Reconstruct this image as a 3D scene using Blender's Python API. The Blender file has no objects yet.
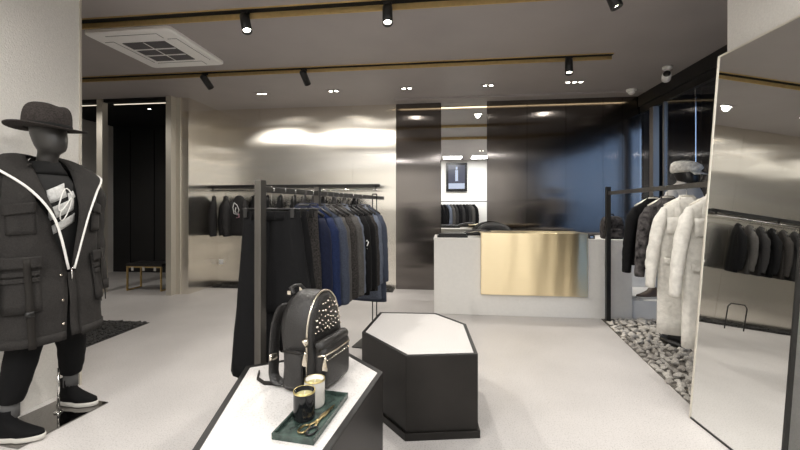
import bpy, bmesh, math, random
from math import sin, cos, pi, radians as R
from mathutils import Vector, Matrix, Euler, noise
random.seed(11)
S = bpy.context.scene
COL = S.collection
H = 3.08

# ------------------------------------------------------------------ materials
def mat(name, col, rough=.5, metal=0., noise_amt=0., nscale=40., bump=0., bscale=60., spec=.5, emit=None, estr=0., stretch=None, trans=0., coat=0., alpha=1.):
    m = bpy.data.materials.new(name); m.use_nodes = True
    nt = m.node_tree; b = nt.nodes['Principled BSDF']
    b.inputs['Base Color'].default_value = (*col, 1); b.inputs['Roughness'].default_value = rough
    b.inputs['Metallic'].default_value = metal; b.inputs['Specular IOR Level'].default_value = spec
    b.inputs['Transmission Weight'].default_value = trans; b.inputs['Coat Weight'].default_value = coat
    b.inputs['Alpha'].default_value = alpha
    if emit:
        b.inputs['Emission Color'].default_value = (*emit, 1); b.inputs['Emission Strength'].default_value = estr
    tc = nt.nodes.new('ShaderNodeTexCoord'); mp = nt.nodes.new('ShaderNodeMapping')
    nt.links.new(tc.outputs['Object'], mp.inputs[0])
    if stretch: mp.inputs['Scale'].default_value = stretch
    if noise_amt:
        n = nt.nodes.new('ShaderNodeTexNoise'); n.inputs['Scale'].default_value = nscale; n.inputs['Detail'].default_value = 4
        nt.links.new(mp.outputs[0], n.inputs['Vector'])
        r = nt.nodes.new('ShaderNodeValToRGB')
        r.color_ramp.elements[0].position = .3; r.color_ramp.elements[1].position = .7
        r.color_ramp.elements[0].color = (*[c*(1-noise_amt) for c in col], 1)
        r.color_ramp.elements[1].color = (*[min(1, c*(1+noise_amt)) for c in col], 1)
        nt.links.new(n.outputs[0], r.inputs[0]); nt.links.new(r.outputs[0], b.inputs['Base Color'])
    if bump:
        n = nt.nodes.new('ShaderNodeTexNoise'); n.inputs['Scale'].default_value = bscale; n.inputs['Detail'].default_value = 3
        nt.links.new(mp.outputs[0], n.inputs['Vector'])
        bp = nt.nodes.new('ShaderNodeBump'); bp.inputs['Strength'].default_value = bump; bp.inputs['Distance'].default_value = .01
        nt.links.new(n.outputs[0], bp.inputs['Height']); nt.links.new(bp.outputs[0], b.inputs['Normal'])
    return m

def speckle(name, base, dark, rough, amt=.5, scale=260, big=0.):
    m = mat(name, base, rough); nt = m.node_tree; b = nt.nodes['Principled BSDF']
    tc = nt.nodes.new('ShaderNodeTexCoord')
    v = nt.nodes.new('ShaderNodeTexNoise'); v.inputs['Scale'].default_value = scale; v.inputs['Detail'].default_value = 2
    nt.links.new(tc.outputs['Object'], v.inputs['Vector'])
    r = nt.nodes.new('ShaderNodeValToRGB'); r.color_ramp.elements[0].position = .32; r.color_ramp.elements[1].position = .48
    r.color_ramp.elements[0].color = (*dark, 1); r.color_ramp.elements[1].color = (*base, 1)
    nt.links.new(v.outputs[0], r.inputs[0])
    n = nt.nodes.new('ShaderNodeTexNoise'); n.inputs['Scale'].default_value = .9; n.inputs['Detail'].default_value = 5
    nt.links.new(tc.outputs['Object'], n.inputs['Vector'])
    r2 = nt.nodes.new('ShaderNodeValToRGB'); r2.color_ramp.elements[0].position = .3; r2.color_ramp.elements[1].position = .7
    k = 1-big
    r2.color_ramp.elements[0].color = (k, k, k, 1); r2.color_ramp.elements[1].color = (1, 1, 1, 1)
    nt.links.new(n.outputs[0], r2.inputs[0])
    mx = nt.nodes.new('ShaderNodeMix'); mx.data_type = 'RGBA'; mx.blend_type = 'MULTIPLY'; mx.inputs[0].default_value = 1
    nt.links.new(r.outputs[0], mx.inputs[6]); nt.links.new(r2.outputs[0], mx.inputs[7])
    nt.links.new(mx.outputs[2], b.inputs['Base Color'])
    return m

def brushed(name, col, rough, aniso, wav=.15, wscale=(.5, .5, 2.6), wsc=1.0, rot=0., streak=.04):
    """brushed sheet metal: stretched highlight and a slight waviness of the sheet"""
    m = mat(name, col, rough, 1.); nt = m.node_tree; b = nt.nodes['Principled BSDF']
    b.inputs['Anisotropic'].default_value = aniso; b.inputs['Anisotropic Rotation'].default_value = rot
    tg = nt.nodes.new('ShaderNodeTangent'); tg.direction_type = 'UV_MAP'; tg.uv_map = 'UVMap'
    nt.links.new(tg.outputs[0], b.inputs['Tangent'])
    tc = nt.nodes.new('ShaderNodeTexCoord'); mp = nt.nodes.new('ShaderNodeMapping'); mp.inputs['Scale'].default_value = wscale
    nt.links.new(tc.outputs['Object'], mp.inputs[0])
    n = nt.nodes.new('ShaderNodeTexNoise'); n.inputs['Scale'].default_value = wsc; n.inputs['Detail'].default_value = 1
    nt.links.new(mp.outputs[0], n.inputs['Vector'])
    bp = nt.nodes.new('ShaderNodeBump'); bp.inputs['Strength'].default_value = wav; bp.inputs['Distance'].default_value = .1
    nt.links.new(n.outputs[0], bp.inputs['Height']); nt.links.new(bp.outputs[0], b.inputs['Normal'])
    mp2 = nt.nodes.new('ShaderNodeMapping'); mp2.inputs['Scale'].default_value = (2, 2, 300)
    nt.links.new(tc.outputs['Object'], mp2.inputs[0])
    n2 = nt.nodes.new('ShaderNodeTexNoise'); n2.inputs['Scale'].default_value = 1; n2.inputs['Detail'].default_value = 2
    nt.links.new(mp2.outputs[0], n2.inputs['Vector'])
    r = nt.nodes.new('ShaderNodeValToRGB')
    r.color_ramp.elements[0].color = (*[c*(1-streak) for c in col], 1); r.color_ramp.elements[1].color = (*[c*(1+streak) for c in col], 1)
    nt.links.new(n2.outputs[0], r.inputs[0]); nt.links.new(r.outputs[0], b.inputs['Base Color'])
    return m

M = {}
M['floor'] = speckle('pale terrazzo', (.62, .595, .58), (.45, .43, .415), .42, big=.24, scale=120)
M['stone_top'] = speckle('white speckled stone', (.66, .64, .62), (.50, .48, .46), .38, scale=170)
M['counter'] = mat('pale concrete', (.78, .765, .73), .55, noise_amt=.02, nscale=30)
M['plaster'] = mat('textured plaster', (.70, .68, .64), .9, noise_amt=.05, nscale=90, bump=.35, bscale=110)
M['white_wall'] = mat('white paint', (.84, .83, .80), .8)
M['ceiling'] = mat('taupe ceiling paint', (.36, .33, .32), .55, noise_amt=.04, nscale=2)
M['steel'] = brushed('brushed champagne steel', (.90, .86, .78), .25, .97, .18, (.35, .35, 2.2))
M['steel_trim'] = mat('satin steel trim', (.70, .66, .58), .45, .55)
M['dark_steel'] = brushed('dark mirror steel', (.165, .15, .14), .13, .97, .08, (.5, .5, 1.5))
M['mirror'] = mat('mirror', (.86, .87, .86), .01, 1.)
M['black_gloss'] = mat('black lacquer', (.012, .012, .013), .3)
M['black'] = mat('matte black', (.010, .010, .010), .7, spec=.15)
M['black_metal'] = mat('black powder coated steel', (.014, .0135, .013), .42, .2)
M['rack'] = mat('gunmetal rack steel', (.115, .108, .098), .4, .8, noise_amt=.15, nscale=25, stretch=(1, 1, .1))
M['plinth_side'] = mat('blackened steel', (.022, .020, .018), .34, .6, noise_amt=.25, nscale=3)
M['brass'] = mat('brushed brass', (.62, .45, .20), .38, .75, noise_amt=.08, nscale=20)
M['gold'] = brushed('brushed brass sheet', (.96, .81, .53), .28, .8, .30, (3.2, 3.2, .35), 1., rot=.25, streak=.03)
M['dark_brass'] = mat('aged brass', (.35, .25, .11), .4, 1.)
M['chrome'] = mat('polished chrome', (.75, .74, .72), .12, 1.)
M['white_plastic'] = mat('white plastic', (.90, .885, .87), .4)
M['grille'] = mat('grey vent mesh', (.10, .095, .10), .6, noise_amt=.5, nscale=150)
M['lamp_on'] = mat('lit lamp', (1, 1, 1), .5, emit=(1, .93, .82), estr=45.)
M['led'] = mat('lit strip', (1, 1, 1), .5, emit=(1, .80, .50), estr=7.)
M['panel_on'] = mat('lit panel', (1, 1, 1), .5, emit=(1, .97, .92), estr=3.5)
M['screen'] = mat('screen picture', (.02, .02, .03), .3, emit=(.25, .28, .42), estr=.35)
M['screen_lit'] = mat('screen bright field', (.1, .1, .1), .3, emit=(.62, .72, 1.), estr=1.3)
M['coat'] = mat('charcoal cotton', (.030, .028, .0265), .85, spec=.15, noise_amt=.22, nscale=160, bump=.5, bscale=24)
M['coat_in'] = mat('black quilted lining', (.010, .010, .010), .8, spec=.15)
M['strap'] = mat('black webbing', (.02, .018, .016), .6, spec=.15)
M['white_cord'] = mat('white piping', (.80, .79, .76), .6)
M['shirt'] = mat('dark grey jersey', (.025, .025, .025), .9, spec=.15)
M['print'] = mat('pale print', (.50, .50, .49), .8, noise_amt=.2, nscale=60)
M['felt'] = mat('grey felt', (.036, .031, .029), .95, spec=.15, noise_amt=.45, nscale=120)
M['head'] = mat('grey mannequin lacquer', (.026, .024, .022), .42)
M['trouser_cloth'] = mat('black cloth', (.0065, .0065, .007), .85, spec=.15, bump=.4, bscale=14)
M['sock'] = mat('grey knit', (.10, .10, .10), .9)
M['sole'] = mat('white rubber', (.58, .56, .52), .6)
M['glass_plate'] = mat('black mirror plate', (.30, .29, .28), .04, 1.)
M['leather'] = mat('black grained leather', (.016, .015, .0145), .36, bump=.35, bscale=180)
M['nickel'] = mat('polished nickel', (.72, .66, .56), .26, 1.)
M['marble'] = mat('green marble', (.040, .062, .053), .25, noise_amt=.6, nscale=26)
M['black_glass'] = mat('black glazed glass', (.012, .013, .014), .1, .2, noise_amt=.3, nscale=30)
M['ceramic'] = mat('white ceramic', (.62, .60, .56), .3)
M['gilt'] = mat('gilt glaze', (.62, .52, .24), .3, .9, noise_amt=.2, nscale=90)
M['wax'] = mat('cream wax', (.45, .40, .2), .6)
M['scissor'] = mat('bronzed gold', (.42, .33, .17), .3, 1.)
M['trench'] = mat('crumpled white cotton', (.66, .64, .59), .85, noise_amt=.10, nscale=30, bump=1., bscale=22)
M['white_shirt'] = mat('white shirt cotton', (.62, .60, .57), .9, bump=.5, bscale=18)
M['cap'] = mat('pale camouflage cloth', (.78, .76, .71), .9, noise_amt=.3, nscale=34)
M['stone'] = mat('pale quarry stone', (.62, .59, .545), .9, noise_amt=.3, nscale=7, bump=.7, bscale=40)
M['stone_dark'] = mat('grey quarry stone', (.45, .42, .385), .9, noise_amt=.4, nscale=9, bump=.7, bscale=40)
M['earth'] = mat('dark bed liner', (.13, .12, .105), .95, noise_amt=.4, nscale=30)
M['gravel_dark'] = mat('black gravel', (.020, .019, .018), .6, noise_amt=.5, nscale=30)
M['navy'] = mat('navy wool', (.007, .010, .026), .8, spec=.15, noise_amt=.2, nscale=80)
M['royal'] = mat('royal blue cloth', (.010, .018, .056), .75, spec=.15, noise_amt=.2, nscale=80)
M['steelblue'] = mat('slate blue wool', (.045, .053, .075), .85, spec=.15, noise_amt=.2, nscale=120)
M['lightblue'] = mat('light blue denim', (.10, .115, .15), .85, spec=.15, noise_amt=.25, nscale=120)
M['tweed'] = mat('dark grey tweed', (.032, .029, .027), .95, spec=.15, noise_amt=.7, nscale=110)
M['greywool'] = mat('grey wool', (.07, .066, .062), .9, spec=.15, noise_amt=.25, nscale=90)
M['hoodie'] = mat('charcoal jersey', (.028, .027, .027), .9, spec=.15, noise_amt=.2, nscale=60)
M['blackcloth'] = mat('black wool', (.005, .005, .0055), .85, spec=.15, noise_amt=.2, nscale=60)
M['pinkprint'] = mat('faded pink print', (.36, .20, .24), .8, noise_amt=.3, nscale=50)
M['floral'] = mat('dark floral cloth', (.06, .055, .055), .8, spec=.15, noise_amt=.9, nscale=22)
M['frame'] = mat('grey window frame', (.20, .185, .17), .4, .6)
M['brown'] = mat('brown leather', (.10, .07, .05), .45)
def glass():
    m = bpy.data.materials.new('tinted window glass'); m.use_nodes = True; nt = m.node_tree
    for n in list(nt.nodes): nt.nodes.remove(n)
    o = nt.nodes.new('ShaderNodeOutputMaterial'); g = nt.nodes.new('ShaderNodeBsdfGlossy'); g.inputs['Roughness'].default_value = .01
    g.inputs['Color'].default_value = (.9, .9, .9, 1)
    t = nt.nodes.new('ShaderNodeBsdfTransparent'); t.inputs['Color'].default_value = (.80, .83, .86, 1)
    f = nt.nodes.new('ShaderNodeFresnel'); f.inputs['IOR'].default_value = 1.55
    ge = nt.nodes.new('ShaderNodeNewGeometry'); mm = nt.nodes.new('ShaderNodeMapRange'); mm.inputs['To Min'].default_value = 1.55; mm.inputs['To Max'].default_value = 1/1.55
    nt.links.new(ge.outputs['Backfacing'], mm.inputs[0]); nt.links.new(mm.outputs[0], f.inputs['IOR'])
    mx = nt.nodes.new('ShaderNodeMixShader')
    nt.links.new(f.outputs[0], mx.inputs[0]); nt.links.new(t.outputs[0], mx.inputs[1]); nt.links.new(g.outputs[0], mx.inputs[2])
    nt.links.new(mx.outputs[0], o.inputs[0]); return m
M['glass'] = glass()

# ------------------------------------------------------------------ mesh helpers
class MB:
    def __init__(s): s.bm = bmesh.new()
    def box(s, x0, x1, y0, y1, z0, z1, mx=None):
        v = [s.bm.verts.new((x, y, z)) for x in (x0, x1) for y in (y0, y1) for z in (z0, z1)]
        if mx:
            for q in v: q.co = mx @ q.co
        for f in ((0,1,3,2),(4,6,7,5),(0,4,5,1),(2,3,7,6),(0,2,6,4),(1,5,7,3)): s.bm.faces.new([v[i] for i in f])
        return s
    def rings(s, rs, close=True, cap=True):
        vs = [[s.bm.verts.new(p) for p in r] for r in rs]
        n = len(vs[0])
        for a, b in zip(vs, vs[1:]):
            for i in range(n if close else n-1):
                j = (i+1) % n
                s.bm.faces.new((a[i], a[j], b[j], b[i]))
        if cap and close:
            s.bm.faces.new(vs[0][::-1]); s.bm.faces.new(vs[-1])
        return s
    def tube(s, pts, r, n=8, cap=True, flat=None):
        pts = [Vector(p) for p in pts]; rs = r if isinstance(r, (list, tuple)) else [r]*len(pts)
        out = []; up = None
        for i, p in enumerate(pts):
            d = (pts[min(i+1, len(pts)-1)]-pts[max(i-1, 0)]).normalized()
            if up is None:
                up = Vector((0, 0, 1)) if abs(d.z) < .9 else Vector((0, 1, 0))
                if flat: up = Vector(flat)
            a = d.cross(up).normalized(); b = a.cross(d).normalized(); up = b
            rr = rs[i]; ra, rb = rr if isinstance(rr, (list, tuple)) else (rr, rr)
            out.append([p+a*ra*cos(2*pi*k/n)+b*rb*sin(2*pi*k/n) for k in range(n)])
        return s.rings(out, True, cap)
    def lathe(s, prof, n=24, mx=None, cap=True):
        rs = []
        for r, z in prof:
            ring = [Vector((max(r, .0004)*cos(2*pi*k/n), max(r, .0004)*sin(2*pi*k/n), z)) for k in range(n)]
            if mx: ring = [mx @ q for q in ring]
            rs.append(ring)
        return s.rings(rs, True, cap)
    def prism(s, poly, z0, z1):
        return s.rings([[(x, y, z0) for x, y in poly], [(x, y, z1) for x, y in poly]])
    def grid(s, fn, nu, nv):
        vs = [[s.bm.verts.new(fn(u/nu, v/nv)) for v in range(nv+1)] for u in range(nu+1)]
        for i in range(nu):
            for j in range(nv): s.bm.faces.new((vs[i][j], vs[i+1][j], vs[i+1][j+1], vs[i][j+1]))
        return s
    def mesh(s, name, m, smooth=True, uv=False):
        bmesh.ops.recalc_face_normals(s.bm, faces=s.bm.faces)
        me = bpy.data.meshes.new(name)
        if uv:
            l = s.bm.loops.layers.uv.new('UVMap')
            for f in s.bm.faces:
                for lp in f.loops:
                    c = lp.vert.co; n = f.normal
                    lp[l].uv = (c.x if abs(n.y) > abs(n.x) or abs(n.z) > .7 else c.y, c.z if abs(n.z) < .7 else c.y)
        s.bm.to_mesh(me); s.bm.free(); me.materials.append(m)
        if smooth: me.shade_smooth()
        return me
    def build(s, name, m, parent=None, smooth=True, bevel=0., uv=False, solid=0., sub=0, auto=True, loc=None, rot=None):
        o = bpy.data.objects.new(name, s.mesh(name, m, smooth, uv)); COL.objects.link(o)
        if parent: o.parent = parent
        if loc is not None: o.location = loc
        if rot is not None: o.rotation_euler = rot
        if solid:
            q = o.modifiers.new('solid', 'SOLIDIFY'); q.thickness = solid; q.offset = 0
        if sub:
            q = o.modifiers.new('sub', 'SUBSURF'); q.levels = sub; q.render_levels = sub
        if bevel:
            q = o.modifiers.new('bevel', 'BEVEL'); q.width = bevel; q.segments = 2; q.limit_method = 'ANGLE'
        return o

def tag(o, label, cat, group=None, kind=None):
    o['label'] = label; o['category'] = cat
    if group: o['group'] = group
    if kind: o['kind'] = kind
    return o
def thing(name, loc, label, cat, group=None, rz=0):
    o = bpy.data.objects.new(name, None); COL.objects.link(o); o.location = loc; o.rotation_euler = (0, 0, rz)
    o.empty_display_size = .1
    return tag(o, label, cat, group)
def struct(o, label=None, cat=None):
    o['kind'] = 'structure'
    if label: o['label'] = label; o['category'] = cat or o.name.split('_')[0]
    return o
def copy_tree(o, parent=None):
    c = o.copy(); COL.objects.link(c); c.parent = parent
    for ch in list(o.children): copy_tree(ch, c)
    return c
def bx(name, m, x0, x1, y0, y1, z0, z1, parent=None, bevel=0., uv=False, smooth=False):
    return MB().box(x0, x1, y0, y1, z0, z1).build(name, m, parent, smooth, bevel, uv)

# ------------------------------------------------------------------ room shell
struct(bx('floor', M['floor'], -7, 3.05, -1.5, 8, -.12, 0), 'pale speckled terrazzo floor of the shop', 'floor')
struct(bx('ceiling', M['ceiling'], -7, 3.05, -1.5, 6.4, H, H+.1), 'dark taupe flat ceiling with brass edged tracks', 'ceiling')
XB0, XB1 = -3.99, -.81
YB = 6.28
seams = [XB0, -3.33, -1.63, XB1]
seams = [XB0, -3.2, -1.55, XB1]
for i in range(3):
    struct(bx('wall_back', M['steel'], seams[i]+.0015, seams[i+1]-.0015, YB, YB+.1, 0, H, uv=True),
           ['champagne brushed steel wall sheet nearest the fitting room', 'champagne brushed steel wall sheet in the middle behind the long wall rail',
            'champagne brushed steel wall sheet beside the dark polished panels'][i], 'wall')
# return of the steel wall towards the fitting room
struct(bx('wall_return', M['steel'], -4.12, XB0, 5.52, YB+.1, 0, H, uv=True), 'narrow brushed steel return wall beside the fitting room opening', 'wall')
dk = [(-.81, -.065, 0), (.676, 1.304, 0), (1.304, 1.901, 0), (1.901, 2.456, 0), (2.456, 2.74, 0), (2.74, 3.02, 0)]
dkl = ['dark polished steel wall panel left of the mirror strip', 'dark polished steel wall panel right of the mirror strip',
       'dark polished steel wall panel above the middle of the brass sheet', 'dark polished steel wall panel with blue reflection behind desk end',
       'narrow dark polished wall panel beside the corner', 'narrow dark corner wall panel next to the window']
for (a, b, _), l in zip(dk, dkl):
    struct(bx('wall_panel', M['dark_steel'], a+.002, b-.002, YB, YB+.1, 0, H, uv=True), l, 'wall')
struct(bx('wall_mirror', M['mirror'], -.063, .674, YB-.004, YB+.1, 0, H), 'tall mirror strip set into the dark back wall', 'mirror')
struct(bx('wall_backing', M['black'], -4.1, 3.1, YB+.1, YB+.2, 0, H), 'black substrate behind the wall panels', 'wall')
# fitting room
struct(bx('wall_fitting_back', M['black_gloss'], -7, -4.1, 7.3, 7.4, 0, H), 'black panelled rear wall inside the fitting room', 'wall')
struct(bx('wall_fitting_right', M['black_gloss'], -4.1, -4.0, 6.38, 7.4, 0, H), 'black side wall deep in the fitting room', 'wall')
struct(bx('wall_fitting_lining', M['black_gloss'], -4.135, -4.121, 5.56, 7.3, 0, 3.0), 'black lining of the fitting room side', 'wall')
struct(bx('ceiling_fitting', M['black'], -7, -4.0, 6.4, 7.4, H, H+.1), 'black ceiling of the fitting room', 'ceiling')
struct(bx('ceiling_soffit', M['black'], -6.9, -4.14, 5.56, 6.4, H-.03, H-.002), 'black lowered ceiling inside the fitting room', 'ceiling')
for k in range(5):
    struct(bx('trim_fitting', M['black'], -6.6+k*.55, -6.59+k*.55, 7.29, 7.3, 0, H-.1), 'black panel joint in the fitting room', 'trim')
struct(bx('wall_left', M['plaster'], -7.1, -7, -1.5, 7.4, 0, H), 'left side wall', 'wall')
struct(bx('wall_rear', M['white_wall'], -7, 3.05, -1.6, -1.5, 0, H), 'white wall behind the viewer seen in the mirror strip', 'wall')
struct(bx('trim_1', M['steel_trim'], -5.49, -5.39, 5.42, 5.52, 0, H), 'tall steel post between the two dark openings', 'trim')
struct(bx('trim_2', M['steel_trim'], -4.28, -4.19, 5.40, 5.52, 0, H), 'tall steel jamb on the right of the fitting room opening', 'trim')
struct(bx('trim_3', M['steel_trim'], -4.19, -4.12, 5.50, 5.60, 0, H), 'thin steel edge beside the jamb', 'trim')
struct(bx('trim_4', M['black_metal'], -7, -5.49, 5.44, 5.50, H-.05, H), 'dark header above the far left opening', 'trim')
struct(bx('trim_5', M['black_metal'], -5.39, -4.28, 5.44, 5.50, H-.05, H), 'dark header above the fitting room opening', 'trim')
for a, b, l in ((-5.36, -4.42, 'warm lit strip over the fitting room opening'), (-6.6, -5.52, 'warm lit strip over the far left opening')):
    t = thing('strip_light', ((a+b)/2, 5.6, H-.045), l, 'light')
    h = (b-a)/2
    bx('housing', M['steel_trim'], -h, h, -.012, .012, .0, .014, t)
    bx('diffuser', mat('dim lit strip', (1,1,1), .5, emit=(1,.88,.7), estr=2.2), -h+.01, h-.01, -.009, .009, -.006, .0, t)

struct(bx('trim_canopy', M['black'], 3.07, 4.0, -9, 5.5, 2.98, 3.06), 'unseen dark canopy added outside to cut off the blue reflection', 'canopy')  # unseen, added so its edge bounds the blue glow mirrored in the panels
# plaster columns
struct(bx('wall_column_left', M['plaster'], -3.55, -2.77, -1.5, 2.6, 0, H, bevel=.004), 'pale textured plaster pier behind the mannequin in the big coat', 'column')
struct(bx('trim_6', M['steel_trim'], -2.772, -2.762, 2.588, 2.604, 0, H), 'thin metal corner bead of the left pier', 'trim')
struct(bx('wall_column_right', M['plaster'], 1.792, 2.5, .7, 2.66, 0, H, bevel=.004), 'pale textured plaster pier behind the leaning mirror', 'column')

# right window wall, X = 3.0
t = struct(thing('window_1', (3.0, 0, 0), 'dark full height shop window beside the stone bed', 'window'))
bx('head_frame', M['black_metal'], -.04, .06, -1.5, YB-.02, H-.17, H-.001, t)
bx('lower_head_frame', M['black_metal'], -.015, .05, -1.5, YB-.02, H-.27, H-.171, t)
bx('sill', M['black_metal'], -.02, .05, -1.5, YB-.02, 0, .04, t)
MB().box(-.04, .04, 5.83, 5.93, .04, H-.271).build('mullion', M['frame'], t, False)
bx('mullion', M['frame'], -.02, .03, 5.60, 5.63, .04, H-.271, t)
for y in (4.98, 3.3, 1.8, .2): bx('glass_joint', M['chrome'], .002, .010, y-.006, y+.006, .04, H-.271, t)
for a, b in ((5.94, YB-.03), (4.99, 5.59), (3.31, 4.97), (1.81, 3.29), (.21, 1.79), (-1.49, .19)):
    bx('pane', M['glass'], .003, .009, a, b, .04, H-.271, t)
struct(bx('wall_neighbour', M['black_gloss'], 5.8, 6.0, 5.0, 12, -.1, 6), 'dark building face across the pavement outside', 'wall')
struct(bx('wall_neighbour', M['black_gloss'], 3.05, 6.0, 9.4, 9.6, -.1, 6), 'dark building face beyond the end of the window', 'wall')
struct(bx('floor_pavement', mat('grey paving', (.12, .12, .125), .7), 3.06, 9, -9, 12, -.14, -.1), 'grey pavement outside the window', 'floor')

# ------------------------------------------------------------------ tracks, lights
def brass_rail(y, x0, x1, w, label):
    t = thing('lighting_track', (0, y, H), label, 'track')
    bx('channel', M['black'], x0, x1, -w, 0, -.012, 0, t)
    bx('brass_edge', M['brass'], x0, x1, .0, .010, -.048*w/.05-.004, -.001, t)
    bx('brass_lip', M['brass'], x0, x1, -w-.008, -w, -.010, 0, t)
brass_rail(3.17, -6.9, 2.9, .06, 'brass edged recessed lighting track crossing the ceiling nearer the viewer')
brass_rail(4.54, -6.9, 1.87, .05, 'brass edged recessed lighting track farther back ending above the desk')

def spot_light(name, loc, target, power, size=.05, angle=70, blend=.6, col=(1, .95, .88), parent=None):
    l = bpy.data.lights.new(name, 'SPOT'); l.energy = power; l.spot_size = R(angle); l.spot_blend = blend
    l.shadow_soft_size = size; l.color = col
    o = bpy.data.objects.new(name, l); COL.objects.link(o); o.location = loc
    d = Vector(target)-Vector(loc); o.rotation_euler = d.to_track_quat('-Z', 'Y').to_euler()
    return o
def track_spot(x, y, target, lit, power, label, r=.042, L=.17, angle=75, blend=.6):
    piv = Vector((x, y, H-.055)); d = (Vector(target)-piv).normalized()
    t = thing('track_spotlight', (x, y, H-.012), label, 'spotlight')
    MB().box(-.035, .035, -.018, .018, -.02, .0).build('adapter', M['black_metal'], t, False)
    MB().tube([(0, 0, -.02), (0, 0, -.07)], .010).build('bracket', M['black_metal'], t)
    q = d.to_track_quat('-Z', 'Y').to_matrix().to_4x4()
    q = Matrix.Translation(Vector((0, 0, -.075))) @ q
    MB().lathe([(r*.5, .06), (r*.9, .05), (r, .04), (r, -L+.04), (r*.86, -L+.04), (r*.80, -L+.07)], 20, q).build('lamp_housing', M['black_metal'], t)
    MB().lathe([(r*.80, -L+.066), (r*.5, -L+.060), (.001, -L+.058)], 20, q, True).build('lens', M['lamp_on'] if lit else M['chrome'], t)
    if power:
        p = Vector((x, y, H-.012)) + q @ Vector((0, 0, -L+.03))
        spot_light('lamp_beam', p, target, power, .03, angle, blend)
track_spot(-1.735, 3.14, (-.9, 2.35, .5), True, 220, 'lit black track spotlight above the front clothes rack', angle=150, blend=1.)
track_spot(-.477, 3.14, (-.3, 2.2, .3), True, 170, 'lit black track spotlight above the hexagonal plinths', angle=150, blend=1.)
track_spot(1.30, 3.14, (2.05, 2.95, .8), True, 110, 'lit black track spotlight at the top edge near the leaning mirror', r=.045, L=.13)
track_spot(-3.04, 4.52, (-2.7, 6.28, 1.5), False, 130, 'black track spotlight just behind the ceiling air conditioner')
track_spot(-1.73, 4.52, (-1.5, 6.28, 1.5), False, 130, 'black track spotlight above the middle of the wall rail', angle=85)
track_spot(1.40, 4.52, (1.2, 3.7, .3), True, 70, 'lit black track spotlight near the end of the farther track')

def downlight(x, y, n, power, label, aim=0.):
    t = thing('recessed_downlight', (x, y, H), label, 'downlight', 'recessed ceiling downlights')
    w = .085*n
    MB().box(-w/2-.02, w/2+.02, -.055, .055, -.006, 0).build('trim_plate', M['ceiling'], t, False)
    for k in range(n):
        cx = (k-(n-1)/2)*.085
        MB().lathe([(.034, -.004), (.036, -.012), (.029, -.012), (.027, -.0065)], 16, Matrix.Translation((cx, 0, 0)), False).build('bezel', M['black_metal'], t)
        MB().lathe([(.026, -.008), (.001, -.009)], 16, Matrix.Translation((cx, 0, 0)), False).build('lens', M['lamp_on'], t)
    if power: spot_light('lamp_beam', (x, y, H-.03), (x, y+aim, 0), power, .04, 160, .5)
DLX = [(-2.743, 2), (-1.631, 2), (-.549, 2), (.601, 2), (1.761, 3)]
DLL = ['twin recessed downlight in the ceiling nearest the fitting room', 'twin recessed downlight in the ceiling above the wall rail',
       'twin recessed downlight in the ceiling where steel meets dark wall', 'twin recessed downlight in the ceiling above the brass sheet',
       'triple recessed downlight in the ceiling near the window corner']
for (x, n), l in zip(DLX, DLL): downlight(x, 5.45, n, 75 if n == 2 else 130, l)
spot_light('lamp_beam', (1.846, 5.44, H-.03), (2.6, 5.25, .2), 130, .03, 48, .7)  # extra beam at the triple downlight, added to brighten the low plinth
downlight(-5.4, 4.7, 2, 110, 'added twin fill downlight hidden behind the pier left of the fitting room')  # out of view, added to light the steel posts and black gravel
for x, l in ((-5.02, 'small downlight inside the fitting room above the bench'), (-4.5, 'small downlight inside the fitting room near its right jamb')):
    t = thing('recessed_downlight', (x, 5.95, H-.03), l, 'downlight', 'recessed ceiling downlights')
    MB().lathe([(.030, 0), (.032, -.008), (.025, -.008)], 16, None, False).build('bezel', M['black_metal'], t); MB().lathe([(.024, -.005), (.001, -.006)], 16, None, False).build('lens', M['lamp_on'], t)
    spot_light('lamp_beam', (x, 5.95, H-.05), (x, 5.9, 0), 22, .03, 70, .8)
k = 0
for x, y in ((-2.2, 1.0), (-.6, .9), (1.1, .9), (-1.6, -.7), (1.6, -.8)):  # unseen downlights above and behind the viewer, added as fill
    downlight(x, y, 2, 85, ['added twin fill downlight above the near left pier', 'added twin fill downlight above the nearer plinth', 'added twin fill downlight above the viewer towards the right pier', 'added twin fill downlight behind the viewer on the left', 'added twin fill downlight behind the viewer on the right'][k]); k += 1
# lit panel seen in the mirror strip, plus two unseen ones added for fill
for px_, lab in ((.25, 'square lit ceiling panel seen in the mirror strip'), (-1.7, 'added unseen fill panel behind the viewer towards the left pier'), (1.2, 'added unseen fill panel behind the viewer towards the right pier')):
  t = thing('ceiling_light_panel', (px_, -.45, H), lab, 'light')
  l = bpy.data.lights.new('panel_glow', 'AREA'); l.energy = 75; l.size = .6; o = bpy.data.objects.new('panel_glow', l); COL.objects.link(o); o.location = (px_, -.45, H-.03)
  bx('frame', M['white_plastic'], -.33, .33, -.33, .33, -.012, 0, t); bx('diffuser', M['panel_on'], -.30, .30, -.30, .30, -.016, -.012, t)
# LED strip that washes the top of the dark wall
t = thing('strip_light', (1.08, YB-.30, H), 'warm lit strip along the ceiling edge above the dark panels', 'light')
bx('housing', M['dark_brass'], -1.88, 1.84, -.02, .02, -.010, 0, t)
bx('diffuser', M['led'], -1.86, 1.82, -.018, .020, -.014, -.010, t); bx('front_lip', M['ceiling'], -1.88, 1.84, -.030, -.0201, -.030, -.0, t)

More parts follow.
